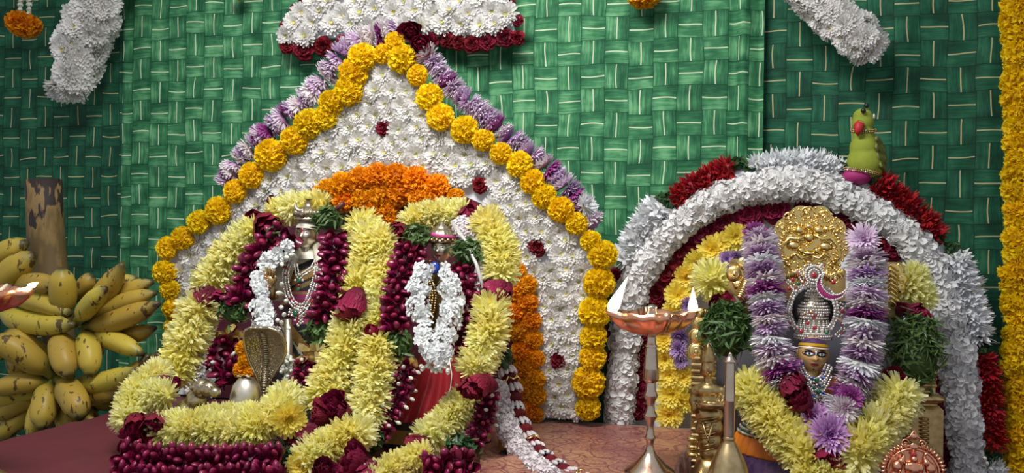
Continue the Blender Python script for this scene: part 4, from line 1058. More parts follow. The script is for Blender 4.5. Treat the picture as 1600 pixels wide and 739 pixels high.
mb = MB(); edge = [vs[i*nc] for i in range(nr+1)]+[vs[nr*nc+j] for j in range(nc)]+[vs[i*nc+nc-1] for i in range(nr, -1, -1)]
tube(mb, edge, .0028, 8); mb.obj('hood_rim', M['nickel'], t, edge[0])
mb = MB()
for i in range(3, nr-5, 1):
    y, xl, xr = rowat(i/nr*(len(rows)-1)); c = vs[i*nc+nc//2]; wd = .0062
    tube(mb, [c+Vector((-wd, -.001, 0)), c+Vector((0, -.004, 0)), c+Vector((wd, -.001, 0))], .0016, 6)
stuff(mb.obj('belly_plates', M['nickel'], t, vs[nc//2]))
mb = MB(); base = P(412, 637, CY+.01); tube(mb, [base+Vector((0, 0, .02)), base, Vector((base.x, base.y+.01, TZ+.06)), Vector((base.x-.02, base.y+.03, TZ+.012)), Vector((base.x-.07, base.y+.03, TZ+.010)), Vector((base.x-.1, base.y, TZ+.010))], [.006, .008, .010, .011, .010, .004], 12); mb.obj('tail', M['nickel'], t, base)
c = T(384, 706); c.y = 1.69; t = thing('linga', 'polished silver dome ringed by the yellow garland', 'idol', Vector((P(384, 640, 1.69).x, 1.69, TZ)))
p = P(384, 588, 1.69); zz = p.z-TZ; r = S(26, p); mb = MB()
lathe(mb, [(r*1.5, 0), (r*1.55, .008), (r*1.3, .014), (r*1.02, .02), (r*1.0, zz*.45), (r*.99, zz*.62), (r*.93, zz*.76), (r*.78, zz*.88), (r*.5, zz*.965), (r*.2, zz*.995), (.0005, zz)], 40, 0, Matrix.Translation((t.location.x, 1.69, TZ))); mb.obj('dome', M['silver'], t, t.location)
mb = MB()
for k in range(14): ellipsoid(mb, (t.location.x+random.gauss(0, .006), 1.685+random.gauss(0, .004), p.z+random.uniform(-.001, .002)), (.004, .003, .0018), k % 2, 7, 5)
stuff(mb.obj('petal_offering', [M['rose'], M['jasmine']], t, p))
# bull
NY = 1.66
t = thing('nandi_bull', 'small silver couching bull statue among the garland flowers', 'statue', Vector((P(305, 640, NY).x, NY, TZ)))
def blob(lst, name, mt, parent, vox=.0022):
    mb = MB(); c0 = Vector(lst[0][0])
    for c, r in lst: ellipsoid(mb, c, r, 0, 20, 14)
    o = mb.obj(name, M[mt], parent, c0); md = o.modifiers.new('skin', 'REMESH'); md.mode = 'VOXEL'; md.voxel_size = vox; md.use_smooth_shade = True
    ms = o.modifiers.new('smooth', 'SMOOTH'); ms.iterations = 5; ms.factor = .5
    return o
u = S(1, P(305, 620, NY))
def q(x, y, dy=0.0): return P(x, y, NY+dy)
blob([(q(298, 645), (28*u, 24*u, 24*u)), (q(285, 660), (26*u, 24*u, 26*u)), (q(308, 626, -.005), (18*u, 17*u, 20*u)), (q(316, 606, -.012), (16*u, 15*u, 15*u)), (q(326, 608, -.02), (13*u, 11*u, 12*u)), (q(336, 613, -.026), (9.5*u, 9*u, 8.5*u)), (q(296, 680), (34*u, 28*u, 14*u))], 'body', 'nickel', t)
for dy in (-.022, .012):
    mb = MB(); a = q(313, 601, dy); tube(mb, [a, a+Vector((-.004, dy*.3, .008)), a+Vector((-.010, dy*.4, .013))], [.0035, .0028, .0008], 8); mb.obj('horn', M['silver'], t, a)
for dx, dy in ((302, -.026), (318, .016)):
    mb = MB(); ellipsoid(mb, q(dx, 606, dy), (.010, .004, .005), 0, 10, 8); mb.obj('ear', M['nickel'], t, q(dx, 606, dy))
for dx, dy in ((323, -.032), (330, -.030)):
    mb = MB(); ellipsoid(mb, q(dx, 603, dy), .0026, 0, 8, 6); mb.obj('eye', M['silver'], t, q(dx, 603, dy))
mb = MB()
for k in range(5):
    cc = q(296, 640+k*6); tube(mb, [cc+Vector((math.cos(a)*(27+k*1.2)*u*1.02, math.sin(a)*(24+k)*u*1.02, .001*math.sin(a*20))) for a in [PI*.95+PI*1.1*i/30 for i in range(31)]], .0022, 6)
stuff(mb.obj('saddle_cloth', M['nickel'], t, q(296, 640)))
# orange marigolds and cream buds tucked behind the cobra
random.seed(55)
t = thing('marigold_string', 'short orange marigold string tucked behind the cobra hood', 'garland', P(380, 545, 1.80))
for x, y, r in [(380, 545, 14), (386, 562, 15), (378, 578, 15), (392, 582, 14)]: p = P(x, y, 1.79); inst(F_ORANGE, 'orange_marigold', t, p, jit(tocam(p), .3), S(r, p))
t = thing('jasmine_tuft', 'tuft of faded cream buds between cobra hood and petal garland', 'garland', P(450, 575, 1.80))
for k in range(40): p = P(random.uniform(438, 456), random.uniform(555, 600), 1.79+random.gauss(0, .006)); inst(F_BUD, 'jasmine_bud', t, p, jit(tocam(p), .6), S(6.5, p))

# ================================================================ bananas
random.seed(61)
def banana_mat():
    m, nt, b = nodes('banana_skin')
    at = N(nt, 'ShaderNodeAttribute', attribute_name='tval').outputs['Fac']; oi = N(nt, 'ShaderNodeObjectInfo')
    tc = N(nt, 'ShaderNodeTexCoord').outputs['Object']
    nz = N(nt, 'ShaderNodeTexNoise'); nz.inputs['Scale'].default_value = 22; nz.inputs['Detail'].default_value = 4; L(nt, tc, nz.inputs['Vector'])
    base = ramp(nt, at, [(0, (.10, .09, .02)), (.10, (.26, .24, .04)), (.25, (.46, .31, .045)), (.8, (.50, .32, .045)), (.93, (.30, .22, .05)), (.985, (.03, .02, .012))])
    h = N(nt, 'ShaderNodeHueSaturation'); L(nt, base, h.inputs['Color']); L(nt, mathn(nt, 'MULTIPLY_ADD', oi.outputs['Random'], .03, .495), h.inputs['Hue']); L(nt, mathn(nt, 'MULTIPLY_ADD', oi.outputs['Random'], .3, .8), h.inputs['Value'])
    c = mixc(nt, mathn(nt, 'MULTIPLY', nz.outputs[0], .25), h.outputs[0], (.36, .30, .05))
    vx = N(nt, 'ShaderNodeVectorMath', operation='MULTIPLY'); L(nt, tc, vx.inputs[0]); vx.inputs[1].default_value = (60, 60, 24)
    n2 = N(nt, 'ShaderNodeTexNoise'); n2.inputs['Scale'].default_value = 1; n2.inputs['Detail'].default_value = 6; n2.inputs['Roughness'].default_value = .6
    ad = N(nt, 'ShaderNodeVectorMath', operation='ADD'); L(nt, vx.outputs[0], ad.inputs[0]); 
    cb = N(nt, 'ShaderNodeCombineXYZ'); L(nt, mathn(nt, 'MULTIPLY', oi.outputs['Random'], 80), cb.inputs[0]); L(nt, cb.outputs[0], ad.inputs[1]); L(nt, ad.outputs[0], n2.inputs['Vector'])
    thr = mathn(nt, 'SUBTRACT', n2.outputs[0], mathn(nt, 'MULTIPLY', mathn(nt, 'SUBTRACT', 1, mathn(nt, 'POWER', at, 3)), .09))
    k = N(nt, 'ShaderNodeMapRange'); k.inputs[1].default_value = .525; k.inputs[2].default_value = .56; L(nt, thr, k.inputs[0])
    c = mixc(nt, mathn(nt, 'MULTIPLY', k.outputs[0], .85), c, (.035, .020, .012))
    L(nt, c, b.inputs['Base Color']); b.inputs['Roughness'].default_value = .45; b.inputs['Specular IOR Level'].default_value = .35
    return m
M['banana'] = banana_mat()
BY = 2.06
bn = thing('banana_bunch', 'ripe yellow banana bunch with brown patches on its thick stalk', 'fruit', Vector((P(85, 600, BY).x, BY+.05, .30)))
def banana(x0, y0, x1, y1, w, k0=0.0, k1=0.0, bend=.14, bx=0.0, by=-1.0):
    """from crown end (x0, y0) to tip (x1, y1); k: how far towards the camera; bend along (bx, by) in the picture plus outwards"""
    a, b = P(x0, y0, BY-k0), P(x1, y1, BY-k1); ln = (b-a).length
    side = (CR @ Vector((bx, -by, 0))).normalized(); out = tocam((a+b)/2)
    n = 16; pts = []; rs = []
    W = S(w/2, a)
    prof = [(0, .28), (.06, .26), (.13, .34), (.22, .78), (.34, .97), (.5, 1.0), (.66, .98), (.8, .86), (.9, .6), (.96, .34), (1, .24)]
    def pr(s):
        for i in range(len(prof)-1):
            if prof[i][0] <= s <= prof[i+1][0]:
                f = (s-prof[i][0])/(prof[i+1][0]-prof[i][0]); return prof[i][1]+(prof[i+1][1]-prof[i][1])*f
        return prof[-1][1]
    for i in range(n+1):
        s = i/n; p = a.lerp(b, s)+(side*.6+out*.7)*ln*bend*math.sin(PI*s); pts.append(p); rs.append(W*pr(s))
    mb = MB(); vs = []; ts = []; prev = None
    for i, p in enumerate(pts):
        tg = (pts[min(i+1, n)]-pts[max(i-1, 0)]).normalized(); e = out-tg*out.dot(tg) if prev is None else prev-tg*prev.dot(tg); e.normalize(); prev = e; f = tg.cross(e)
        for j in range(15):
            q = 2*PI*j/15; rr = rs[i]*(1+.055*math.cos(5*q)); vs.append(p+(e*math.cos(q)+f*math.sin(q))*rr); ts.append(i/n)
    mb.add(vs, grid_faces(n+1, 15, True)+[tuple(range(15))[::-1], tuple(n*15+j for j in range(15))], ts)
    o = mb.obj('banana', M['banana'], bn, a); return o
for B in [(-30, 420, 44, 380, 34, .03, .04, .10), (-25, 470, 55, 398, 42, .04, .06, .10), (20, 450, 88, 448, 33, .02, .10, .08), (100, 500, 96, 418, 40, .05, .10, .10), (112, 505, 192, 412, 36, .04, .08, -.10, -.6, -.8),
          (118, 508, 166, 450, 30, .06, .12, .08), (130, 500, 240, 440, 28, .0, .02, .10), (130, 505, 244, 458, 28, .02, .04, .08), (125, 512, 249, 474, 34, .04, .07, -.06), (120, 470, 145, 430, 28, -.04, -.02, .1), (140, 470, 215, 436, 26, -.03, -.01, .1),
          (15, 470, 110, 492, 34, .04, .08, .12), (-12, 485, 116, 508, 36, .07, .10, -.08), (92, 588, 8, 518, 36, .02, .10, .12), (84, 592, -12, 528, 42, .05, .14, .12), (98, 515, 110, 590, 42, .05, .12, .10, -.3, 0), (126, 512, 140, 588, 36, .04, .10, .12, .9, 0),
          (128, 512, 150, 560, 34, .0, .05, .10, 1, 0), (138, 520, 224, 554, 30, .02, .06, .06), (150, 528, 243, 512, 28, .0, .03, -.08), (100, 600, 216, 577, 33, .05, .11, -.10), (112, 612, 192, 606, 36, .03, .08, -.10), (140, 640, 232, 556, 32, .01, .05, -.14), (150, 640, 247, 552, 28, -.03, .02, -.12),
          (88, 592, 126, 655, 42, .06, .14, .12, .8, -.3), (84, 592, 66, 672, 40, .05, .13, .10, -.7, 0), (80, 598, -14, 612, 33, .05, .11, .12), (80, 604, -14, 630, 34, .03, .08, .08), (80, 606, -12, 655, 34, .02, .07, .06), (82, 600, 50, 690, 32, .0, .08, .10, -.6, 0), (84, 612, -8, 690, 36, -.02, .05, .10), (96, 610, 110, 690, 36, -.01, .08, .10),
          (60, 520, -20, 560, 36, -.02, .04, .1), (70, 560, 20, 590, 34, -.04, .03, .1), (90, 620, 160, 680, 34, -.02, .04, .1), (60, 600, 10, 560, 34, -.02, .05, .1), (150, 600, 210, 640, 30, -.03, .02, .1)]:
    banana(*B)
mb = MB(); st = [P(68, 281, BY+.09), P(70, 330, BY+.09), P(73, 388, BY+.09), P(77, 396, BY+.09), P(80, 440, BY+.09), P(92, 520, BY+.06), P(90, 600, BY+.05), P(88, 690, BY+.05)]; st.append(Vector((st[-1].x, st[-1].y, .305)))
u = S(1, st[0]); tube(mb, st, [27*u, 27*u, 28*u, 25*u, 27*u, 24*u, 24*u, 22*u, 22*u], 24)
sm, nt, b = nodes('banana_stalk'); tc = N(nt, 'ShaderNodeTexCoord').outputs['Object']
vx = N(nt, 'ShaderNodeVectorMath', operation='MULTIPLY'); L(nt, tc, vx.inputs[0]); vx.inputs[1].default_value = (45, 45, 14)
nz = N(nt, 'ShaderNodeTexNoise'); nz.inputs['Scale'].default_value = 1; nz.inputs['Detail'].default_value = 5; L(nt, vx.outputs[0], nz.inputs['Vector'])
sx = N(nt, 'ShaderNodeSeparateXYZ'); L(nt, tc, sx.inputs[0])
L(nt, ramp(nt, mathn(nt, 'ADD', nz.outputs[0], mathn(nt, 'MULTIPLY', sx.outputs[2], 1.6)), [(.2, (.13, .085, .03)), (.38, (.24, .15, .05)), (.42, (.022, .012, .012)), (.8, (.03, .016, .016))]), b.inputs['Base Color']); b.inputs['Roughness'].default_value = .7
mb.obj('stalk', sm, bn, st[0])
s0 = Vector((P(88, 690, BY+.05).x, BY+.05, 0))
t = thing('stool', 'low wooden stool hidden under the banana bunch', 'stool', s0)
mb = MB(); box(mb, (s0.x, s0.y, .285), (.30, .26, .03), bev=.004); mb.obj('seat', M['wood'], t, s0)
for x in (-.12, .12):
    for y in (-.1, .1):
        mb = MB(); box(mb, (s0.x+x, s0.y+y, .135), (.035, .035, .27), bev=.003); mb.obj('leg', M['wood'], t, s0)

# ================================================================ round-arched shrine
random.seed(71)
RY = 2.29
ringp = [(966, 690), (969, 648), (972, 606), (976, 560), (980, 510), (990, 450), (1012, 412), (1034, 380), (1065, 351), (1110, 318), (1167, 298), (1224, 288), (1281, 292), (1335, 316), (1384, 343), (1425, 378), (1455, 425), (1479, 490), (1493, 551), (1502, 620), (1508, 684), (1514, 760)]
ra = thing('arch_board', 'white foam round arch board behind the jewelled goddess', 'arch', Vector((P(1240, 600, RY).x, RY, 0)))
def outward(pts, d, cx=1240, cy=560):
    out = []
    for x, y in pts:
        v = Vector((x-cx, min(0, y-cy))); v.normalize(); out.append((x+v.x*d, y+v.y*d))
    return out
bo = [(P(x, y, RY).x, P(x, y, RY).z) for x, y in outward(ringp[1:-1], 26)]
bo = [(bo[0][0], .003)]+bo+[(bo[-1][0], .003)]
mb = MB(); prism(mb, bo, RY, RY+.02); mb.obj('panel', M['foam'], ra, ra.location)
mb = MB(); tube(mb, pp([(x, y, RY-.012) for x, y in outward(ringp[5:17], 26)]), .018, 12); mb.obj('foam_rim', M['foam'], ra, ra.location)
tw = thing('tuberose_ring', 'thick white tuberose garland along the round arch', 'garland', P(1240, 290, RY-.05))
strand(tw, [(x, y, RY-.038) for x, y in ringp], F_RUFFLE, 29, 'tuberose', .44, js=.1)
def clump(label, meshes, name, path, group, r=28):
    t = thing('flower_clump', label, 'garland', P(path[0][0], path[0][1], RY-.02), group)
    strand(t, [(x, y, RY-.025) for x, y in path], meshes, r, name, .42, True, .12, .15)
    for (x, y), (x2, y2) in ((path[0], path[1]), (path[-1], path[-2])):
        p = P(x+(x-x2)*.28, y+(y-y2)*.28, RY-.03); leaf_bunch(t, p, S(12, p), S(9, p), S(12, p), 24, S(17, p), 'darkleaf', .4, 'leaf_tuft')
clump('white pointed-petal clump on the outer rim next to the big arch', F_ASTER, 'white_aster', [(984, 402), (1000, 368), (1028, 326)], 'outer rim clumps of the round arch', 33)
clump('red petal clump on the outer rim between the white clumps left of the parrot', F_RED, 'red_flower', [(1058, 312), (1092, 288), (1140, 264)], 'outer rim clumps of the round arch', 26)
clump('white pointed-petal clump along the top of the round arch', F_ASTER, 'white_aster', [(1186, 262), (1225, 254), (1268, 254), (1308, 266)], 'outer rim clumps of the round arch', 25)
clump('red petal clump behind the toy parrot sloping down the rim', F_RED, 'red_flower', [(1374, 290), (1398, 308), (1425, 332), (1456, 366)], 'outer rim clumps of the round arch', 29)
clump('white pointed-petal clump facing the yellow marigold garland', F_ASTER, 'white_aster', [(1492, 402), (1506, 440), (1516, 480), (1526, 520)], 'outer rim clumps of the round arch', 30)
clump('red petal clump low on the rim beside the yellow marigold garland', F_RED, 'red_flower', [(1536, 560), (1543, 600), (1547, 650), (1548, 690)], 'outer rim clumps of the round arch', 25)
clump('white petal clump at the bottom corner beside the marigold garland', F_ASTER, 'white_aster', [(1545, 728), (1556, 742), (1562, 765)], 'outer rim clumps of the round arch', 24)
gem_chain(tw, 'bead_drop', pp([(1538, 716, RY-.07), (1544, 728, RY-.07), (1552, 742, RY-.07)]), .006, .012)
# inner rose ring
random.seed(72)
tr = thing('rose_ring', 'dark rose garland lining the inside of the round arch', 'garland', P(1167, 336, RY-.05))
for x, y, r in [(1003, 520, 20), (1001, 548, 20), (1000, 580, 20), (998, 612, 19), (998, 642, 18), (1008, 492, 20), (1026, 462, 22), (1046, 428, 23), (1070, 396, 23), (1096, 370, 23), (1130, 350, 24), (1170, 338, 25), (1212, 330, 24), (1262, 326, 26), (1310, 342, 22), (1330, 350, 20), (1372, 392, 24), (1398, 384, 24), (1462, 640, 20), (1470, 600, 16), (1464, 676, 18), (1474, 712, 22), (1470, 560, 16), (958, 560, 14), (955, 520, 14), (962, 430, 14)]:
    p = P(x, y, RY-.035); inst(F_ROSE if random.random() < .6 else F_RROSE, 'rose', tr, p, jit((0, -1, 0), .15), S(r*1.05, p))
# inner yellow and violet flowers
ty = thing('inner_flower_ring', 'open yellow and violet chrysanthemums lining the goddess throne', 'garland', P(1114, 400, RY-.05))
for x, y, r in [(1150, 370, 21), (1132, 380, 18), (1114, 391, 23), (1089, 411, 20), (1074, 434, 21), (1060, 462, 22), (1095, 440, 20), (1039, 532, 22), (1040, 560, 22), (1048, 586, 22), (1050, 617, 24), (1046, 648, 22), (1068, 627, 20), (1068, 590, 20), (1058, 560, 18), (1040, 505, 18), (1052, 488, 18)]:
    p = P(x, y, RY-.05); inst(F_YOPEN, 'yellow_chrysanthemum', ty, p, jit((0, -1, .05), .15), S(r*1.1, p))
for x, y, r in [(1112, 436, 34), (1124, 458, 26), (1418, 448, 36), (1436, 462, 30), (1428, 432, 26)]:
    p = P(x, y, 2.16 if x < 1300 else 2.12); inst(F_MUM, 'yellow_chrysanthemum', ty, p, jit((0, -1, .3), .15), S(r*1.02, p))
for x, y, r in [(1136, 405, 17), (1150, 400, 13), (1078, 476, 17), (1066, 500, 16), (1062, 524, 18), (1060, 546, 18), (1064, 565, 13)]:
    p = P(x, y, RY-.065); inst(F_VIOLET, 'violet_chrysanthemum', ty, p, jit((0, -1, 0), .3), S(r, p))

# ---------------------------------------------------------------- gold throne
random.seed(73)
def scroll(mb, c, r, turns=1.6, flip=1, start=0.0, rad=.14):
    pts = []; rs = []; n = int(26*turns)
    for k in range(n+1):
        f = k/n; a = start+flip*f*turns*2*PI; q = r*(1-.82*f); pts.append(Vector(c)+Vector((math.cos(a)*q, -.25*r*f, math.sin(a)*q))); rs.append(r*rad*(1-.35*f))
    tube(mb, pts, rs, 7); ellipsoid(mb, Vector(c)+Vector((0, -.2*r, 0)), (r*.26, r*.2, r*.26), 0, 10, 8)
GY = 2.09
th = thing('throne_back', 'embossed gold throne back with a lion mask above the goddess', 'throne', Vector((P(1270, 700, GY).x, GY+.02, PZ)))
def gq(x, y, d=0.0): return P(x, y, GY-d)
u = S(1, gq(1265, 380))
ol = []
for k in range(120):
    a = 2*PI*k/120; rx = 55*(1+.13*abs(math.sin(a*4.5-PI*.25))); ry = 55*(1+.13*abs(math.sin(a*4.5-PI*.25))); ol.append(gq(1266+rx*math.cos(a), 381-ry*math.sin(a)*(1 if math.sin(a) > 0 else .95)))
mb = MB(); prism(mb, [(p.x, p.z) for p in ol], GY, GY+.012); mb.obj('mask_plate', M['gold'], th, gq(1266, 381))
mb = MB()
for x, y, r, f, s in [(1233, 342, 11, 1, .5), (1289, 340, 11, -1, 2.6), (1261, 334, 12, 1, 0), (1223, 357, 9, 1, 1), (1303, 356, 9, -1, 2), (1246, 350, 7, -1, 0), (1276, 350, 7, 1, 1), (1218, 385, 9, 1, 2), (1312, 385, 9, -1, 1), (1240, 405, 8, 1, 0), (1290, 405, 8, -1, 0), (1226, 418, 8, 1, 0), (1304, 420, 8, -1, 0), (1236, 372, 9, 1, 2), (1292, 374, 10, -1, 0), (1252, 424, 10, 1, 2), (1280, 424, 9, -1, 2)]: scroll(mb, gq(x, y, .004), r*u, 1.5, f, s)
mb.obj('scroll_relief', M['gold'], th, gq(1266, 350))
mb = MB()
for x, y, rx, ry, d in [(1249, 360, 9, 8, .012), (1279, 360, 9, 8, .012), (1264, 372, 8, 10, .014), (1240, 384, 11, 8, .008), (1290, 386, 11, 8, .008), (1264, 354, 7, 6, .01), (1264, 396, 12, 5, .01), (1252, 392, 6, 6, .01), (1276, 392, 6, 6, .01), (1236, 360, 6, 5, .006), (1292, 358, 6, 5, .006), (1264, 410, 6, 5, .008)]:
    p = gq(x, y, .002); ellipsoid(mb, p, (rx*u, d*1.1, ry*u), 0, 14, 10)
mb.obj('lion_mask', M['gold'], th, gq(1264, 372))
mb = MB()
for s in (-1, 1):
    for k in range(12):
        a = PI*(.75+.5*k/11) if s < 0 else PI*(-.25+.5*k/11); p = gq(1266+50*math.cos(a), 386-44*math.sin(a), .004); e = gq(1266+42*math.cos(a), 386-36*math.sin(a), .006); tube(mb, [p, (p+e)/2+Vector((0, -.003, 0)), e], [.002, .004, .0015], 6)
    tube(mb, [gq(1266+s*x, y, .008) for x, y in ((6, 366), (18, 374), (32, 372), (44, 384), (46, 402), (36, 414))], [.003, .004, .0045, .004, .0035, .002], 8)
    tube(mb, [gq(1266+s*x, y, .008) for x, y in ((2, 400), (14, 404), (22, 396), (30, 402))], .003, 7)
mb.obj('mane_ridges', M['gold'], th, gq(1264, 372))
random.seed(79); mb = MB()
for k in range(150):
    a = random.uniform(0, 2*PI); rr = 54*math.sqrt(random.random()); p = gq(1266+rr*math.cos(a), 381-rr*math.sin(a), .001); z_ = random.uniform(1.2, 3.4)*u; ellipsoid(mb, p, (z_*random.uniform(.8, 2), .0045, z_), 0, 8, 6)
for k in range(40):
    a = 2*PI*k/40; ellipsoid(mb, gq(1266+57*math.cos(a), 381-57*math.sin(a), .002), (2.4*u, .005, 2.4*u), 0, 8, 6)
stuff(mb.obj('fine_relief', M['gold'], th, gq(1266, 381)))
# side columns of the throne: stacked scrolls and twisted bars
for lst in ([(1148, 428, 15, 1), (1162, 412, 12, -1), (1154, 446, 9, 1)], [(1094, 505, 14, 1), (1090, 527, 14, -1), (1088, 550, 15, 1), (1094, 490, 10, -1)], [(1396, 424, 13, -1), (1402, 448, 13, 1), (1394, 470, 12, -1), (1408, 436, 9, 1)]):
    for x, y, r, f in lst:
        mb = MB(); c_ = gq(x, y, .03 if x < 1120 else .0); scroll(mb, c_, r*u, 1.7, f, x); ellipsoid(mb, c_, (r*u*.95, .006, r*u*.95), 0, 16, 8); mb.obj('scroll', M['gold'], th, c_)
for k in range(16):
    f = k/15; x, y = 1168-22*f, 440+50*f; mb = MB(); tube(mb, [gq(x-8, y-3, .01), gq(x, y-4, .018), gq(x+9, y+5, .01)], [.003, .0042, .003], 7); mb.obj('twist_rib', M['gold'], th, gq(x, y, .01))
for k in range(9):
    mb = MB(); tube(mb, [gq(1384, 420+k*7, .01), gq(1392, 414+k*7, .022), gq(1404, 424+k*7, .01)], [.002, .004, .002], 7); mb.obj('twist_rib', M['gold'], th, gq(1390, 420+k*7, .01))
for x0, x1, y0, y1, d in [(1138, 1172, 405, 500, -.004), (1380, 1412, 410, 500, -.004), (1078, 1108, 485, 720, .012)]:
    mb = MB(); a, b = gq(x0, y1, d), gq(x1, y0, d); box(mb, ((a.x+b.x)/2, GY-d+.01, (a.z+b.z)/2), (b.x-a.x, .012, b.z-a.z), bev=.006); mb.obj('side_plate', M['oldgold'], th, a)
for x in (1100, 1440):
    mb = MB()
    for k in range(26):
        y = 560+k*10; p = gq(x, y, .045); box(mb, p, (.052-.012*(k % 5 == 0), .03, .009), bev=.003)
    p = gq(x, 690, .035); top = gq(x, 560, .035).z; box(mb, (p.x, GY-.03, (top+PZ)/2), (.045, .03, top-PZ), bev=.004)
    mb.obj('pillar', M['oldgold'], th, p)
mb = MB(); a, b = gq(1118, 640, -.02), gq(1412, 470, -.02); box(mb, ((a.x+b.x)/2, GY+.03, (PZ+b.z)/2), (b.x-a.x, .02, b.z-PZ), bev=.006); mb.obj('back_panel', M['greyback'], th, a)
mb = MB(); a, b = gq(1212, 470, 0), gq(1322, 420, 0); box(mb, ((a.x+b.x)/2, GY+.012, (a.z+b.z)/2), (b.x-a.x, .012, b.z-a.z), bev=.004)
for k in range(18): p = gq(1214+k*6, 430+3*math.sin(k), .004); ellipsoid(mb, p, (.005, .006, .011), 0, 8, 6)
mb.obj('ornate_neck', M['gold'], th, a)
pc = gq(1436, 640, .05); mb = MB(); box(mb, (pc.x, pc.y, (gq(1436, 622).z+PZ)/2), (.085, .03, gq(1436, 622).z-PZ), bev=.012)
for k in range(2):
    for q in range(14): p = gq(1418+k*26, 655+q*6, .068); tube(mb, [p+Vector((-.008, 0, 0)), p+Vector((0, -.006, .001)), p+Vector((.008, 0, 0))], .0022, 6)
scroll(mb, gq(1436, 642, .066), .010, 1.4); ellipsoid(mb, gq(1436, 622, .05), (.05, .02, .012), 0, 16, 8)
mb.obj('side_pedestal', M['oldgold'], th, pc)

# ---------------------------------------------------------------- goddess
random.seed(74)
QY = 2.00
gd = thing('goddess_statue', 'goddess statue with painted tan face, rhinestone crown and crescent brooch', 'statue', Vector((P(1273, 600, QY).x, QY, PZ)))
mb = MB(); loft(mb, rings_px([(1272, 572, 13, 12), (1272, 580, 17, 13), (1273, 590, 38, 20), (1273, 615, 46, 28), (1275, 670, 50, 34), (1275, 730, 60, 42), (1275, 830, 66, 48)], QY, 50), 44)
mb.v = [(v[0], v[1], max(v[2], PZ+.002)) for v in mb.v]; mb.obj('body', M['orangesilk'], gd, P(1273, 640, QY))
h, sp, X, hc, H = head(gd, 1270, 553, QY-.035, 57, 'skin', .16, .06, 1.14)
eyes(sp, 'eyewhite', 1.1, 'black')
sp('lips', 'lip', lambda b: patch(b, 0, -.245, .10, .042, .014, 0))
sp('chin_mark', 'black', lambda b: patch(b, 0, -.40, .028, .028, .016, 0))
sp('nose_stud', 'black', lambda b: patch(b, .05, -.10, .018, .018, .02, 0))
sp('blue_cap', 'purplesilk', lambda b: band(b, .29, .47, .02, 0))
sp('yellow_band', 'mumeye', lambda b: band(b, .21, .28, .03, 0))
sp('pearl_band', 'eyewhite', lambda b: band(b, .165, .185, .028, 0, .04))
sp('bindi', 'gem_w', lambda b: (patch(b, 0, .10, .03, .03, .03, 0), patch(b, 0, .16, .05, .02, .028, 0), patch(b, 0, .05, .014, .03, .03, 0)))
sp('inner_eye_mark', 'lip', lambda b: patch(b, -.065, .08, .02, .03, .022, 0))
def gx(x, y, d=0.0): return P(x, y, QY-.05-d)
# crown
mb = MB(); c = gx(1272, 534); u = S(1, c)
lathe(mb, [(27*u, 0), (28*u, 6*u), (23*u, 20*u), (20*u, 34*u), (22*u, 38*u), (23*u, 48*u), (20*u, 57*u), (13*u, 62*u), (13*u, 70*u), (9*u, 77*u), (4*u, 81*u), (.1*u, 83*u)], 30, 0, Matrix.Translation(c+Vector((0, .05, 0))), sy=.8)
cr = mb.obj('crown', M['nickel'], gd, c)
def ring_rows(rows, yoff=.05, sy=.8, step=4.2, r=2.1):
    mb = MB()
    for rad, z in rows:
        n = int(2*PI*rad/step)
        for k in range(n):
            a = 2*PI*k/n
            if math.sin(a) < .35: ellipsoid(mb, c+Vector((math.cos(a)*rad*u, yoff+math.sin(a)*rad*u*sy, z*u)), r*u*random.uniform(.85, 1.1), 1 if random.random() < .06 else 0, 6, 4)
    return mb
mb = ring_rows([(28, 2), (29, 6), (22, 35), (23, 40), (24, 44), (24, 48), (23, 53), (20, 58), (14, 63), (14, 69), (12, 73), (9, 77), (6, 80)])
for k in range(9):
    a0 = PI+PI*k/9; tri = [(a0, 10), (a0+PI/18, 30), (a0+PI/9, 10), (a0, 10)]
    for (a, z), (a2, z2) in zip(tri, tri[1:]):
        for q in range(6):
            f = q/6; aa = a+(a2-a)*f; ellipsoid(mb, c+Vector((math.cos(aa)*(29-.22*(z+(z2-z)*f))*u, .05+math.sin(aa)*(29-.22*(z+(z2-z)*f))*u*.8, (z+(z2-z)*f)*u)), 1.8*u, 0, 6, 4)
stuff(mb.obj('crown_rhinestones', [M['gem_w'], M['gem_r']], cr, c))
for x, y, r, mt in [(1273, 512, 3.5, 'gem_r'), (1252, 518, 3.5, 'gem_r'), (1262, 505, 3, 'gem_r'), (1292, 520, 3, 'gem_g'), (1268, 488, 3.5, 'copper'), (1258, 490, 3, 'copper')]: p = gx(x, y, .012); gem(gd, 'gemstone', p, S(r, p), mt)
# halo ring, top brooch, crescent
mb = MB(); hp = []
for k in range(44):
    a = -.75+(PI+1.5)*k/43; hp.append(gx(1270+37*math.cos(a), 485-40*math.sin(a), -.03))
tube(mb, hp, .0055, 10); mb.obj('halo_ring', M['nickel'], gd, hp[0])
random.seed(75)
gem_chain(gd, 'halo_rhinestones', [p+Vector((0, -.006, 0)) for p in hp], .0033, .0058, ('gem_w',), 2, .006)
mb = MB(); ellipsoid(mb, gx(1272, 480, -.05), (S(34, c), .004, S(40, c)), 0, 24, 12); mb.obj('halo_backing', M['black'], gd, gx(1272, 480, -.05))
bc = gx(1272, 430, -.01)
for rr, nn, sz in ((8, 14, 2.2), (13, 20, 2.0)):
    gem_chain(gd, 'brooch_rhinestones', [bc+Vector((math.cos(2*PI*k/nn)*rr*u, -.004, math.sin(2*PI*k/nn)*rr*u*(1.15 if math.sin(2*PI*k/nn) > 0 else 1))) for k in range(nn+1)], sz*u, 3.4*u)
gem(gd, 'brooch_gem', bc+Vector((0, -.006, 0)), 4.5*u, 'gem_r')
mb = MB(); ellipsoid(mb, bc, (13*u, .004, 14*u), 0, 18, 8); mb.obj('brooch_plate', M['nickel'], gd, bc)
cc = gx(1302, 444, .02); mb = MB(); arc = []
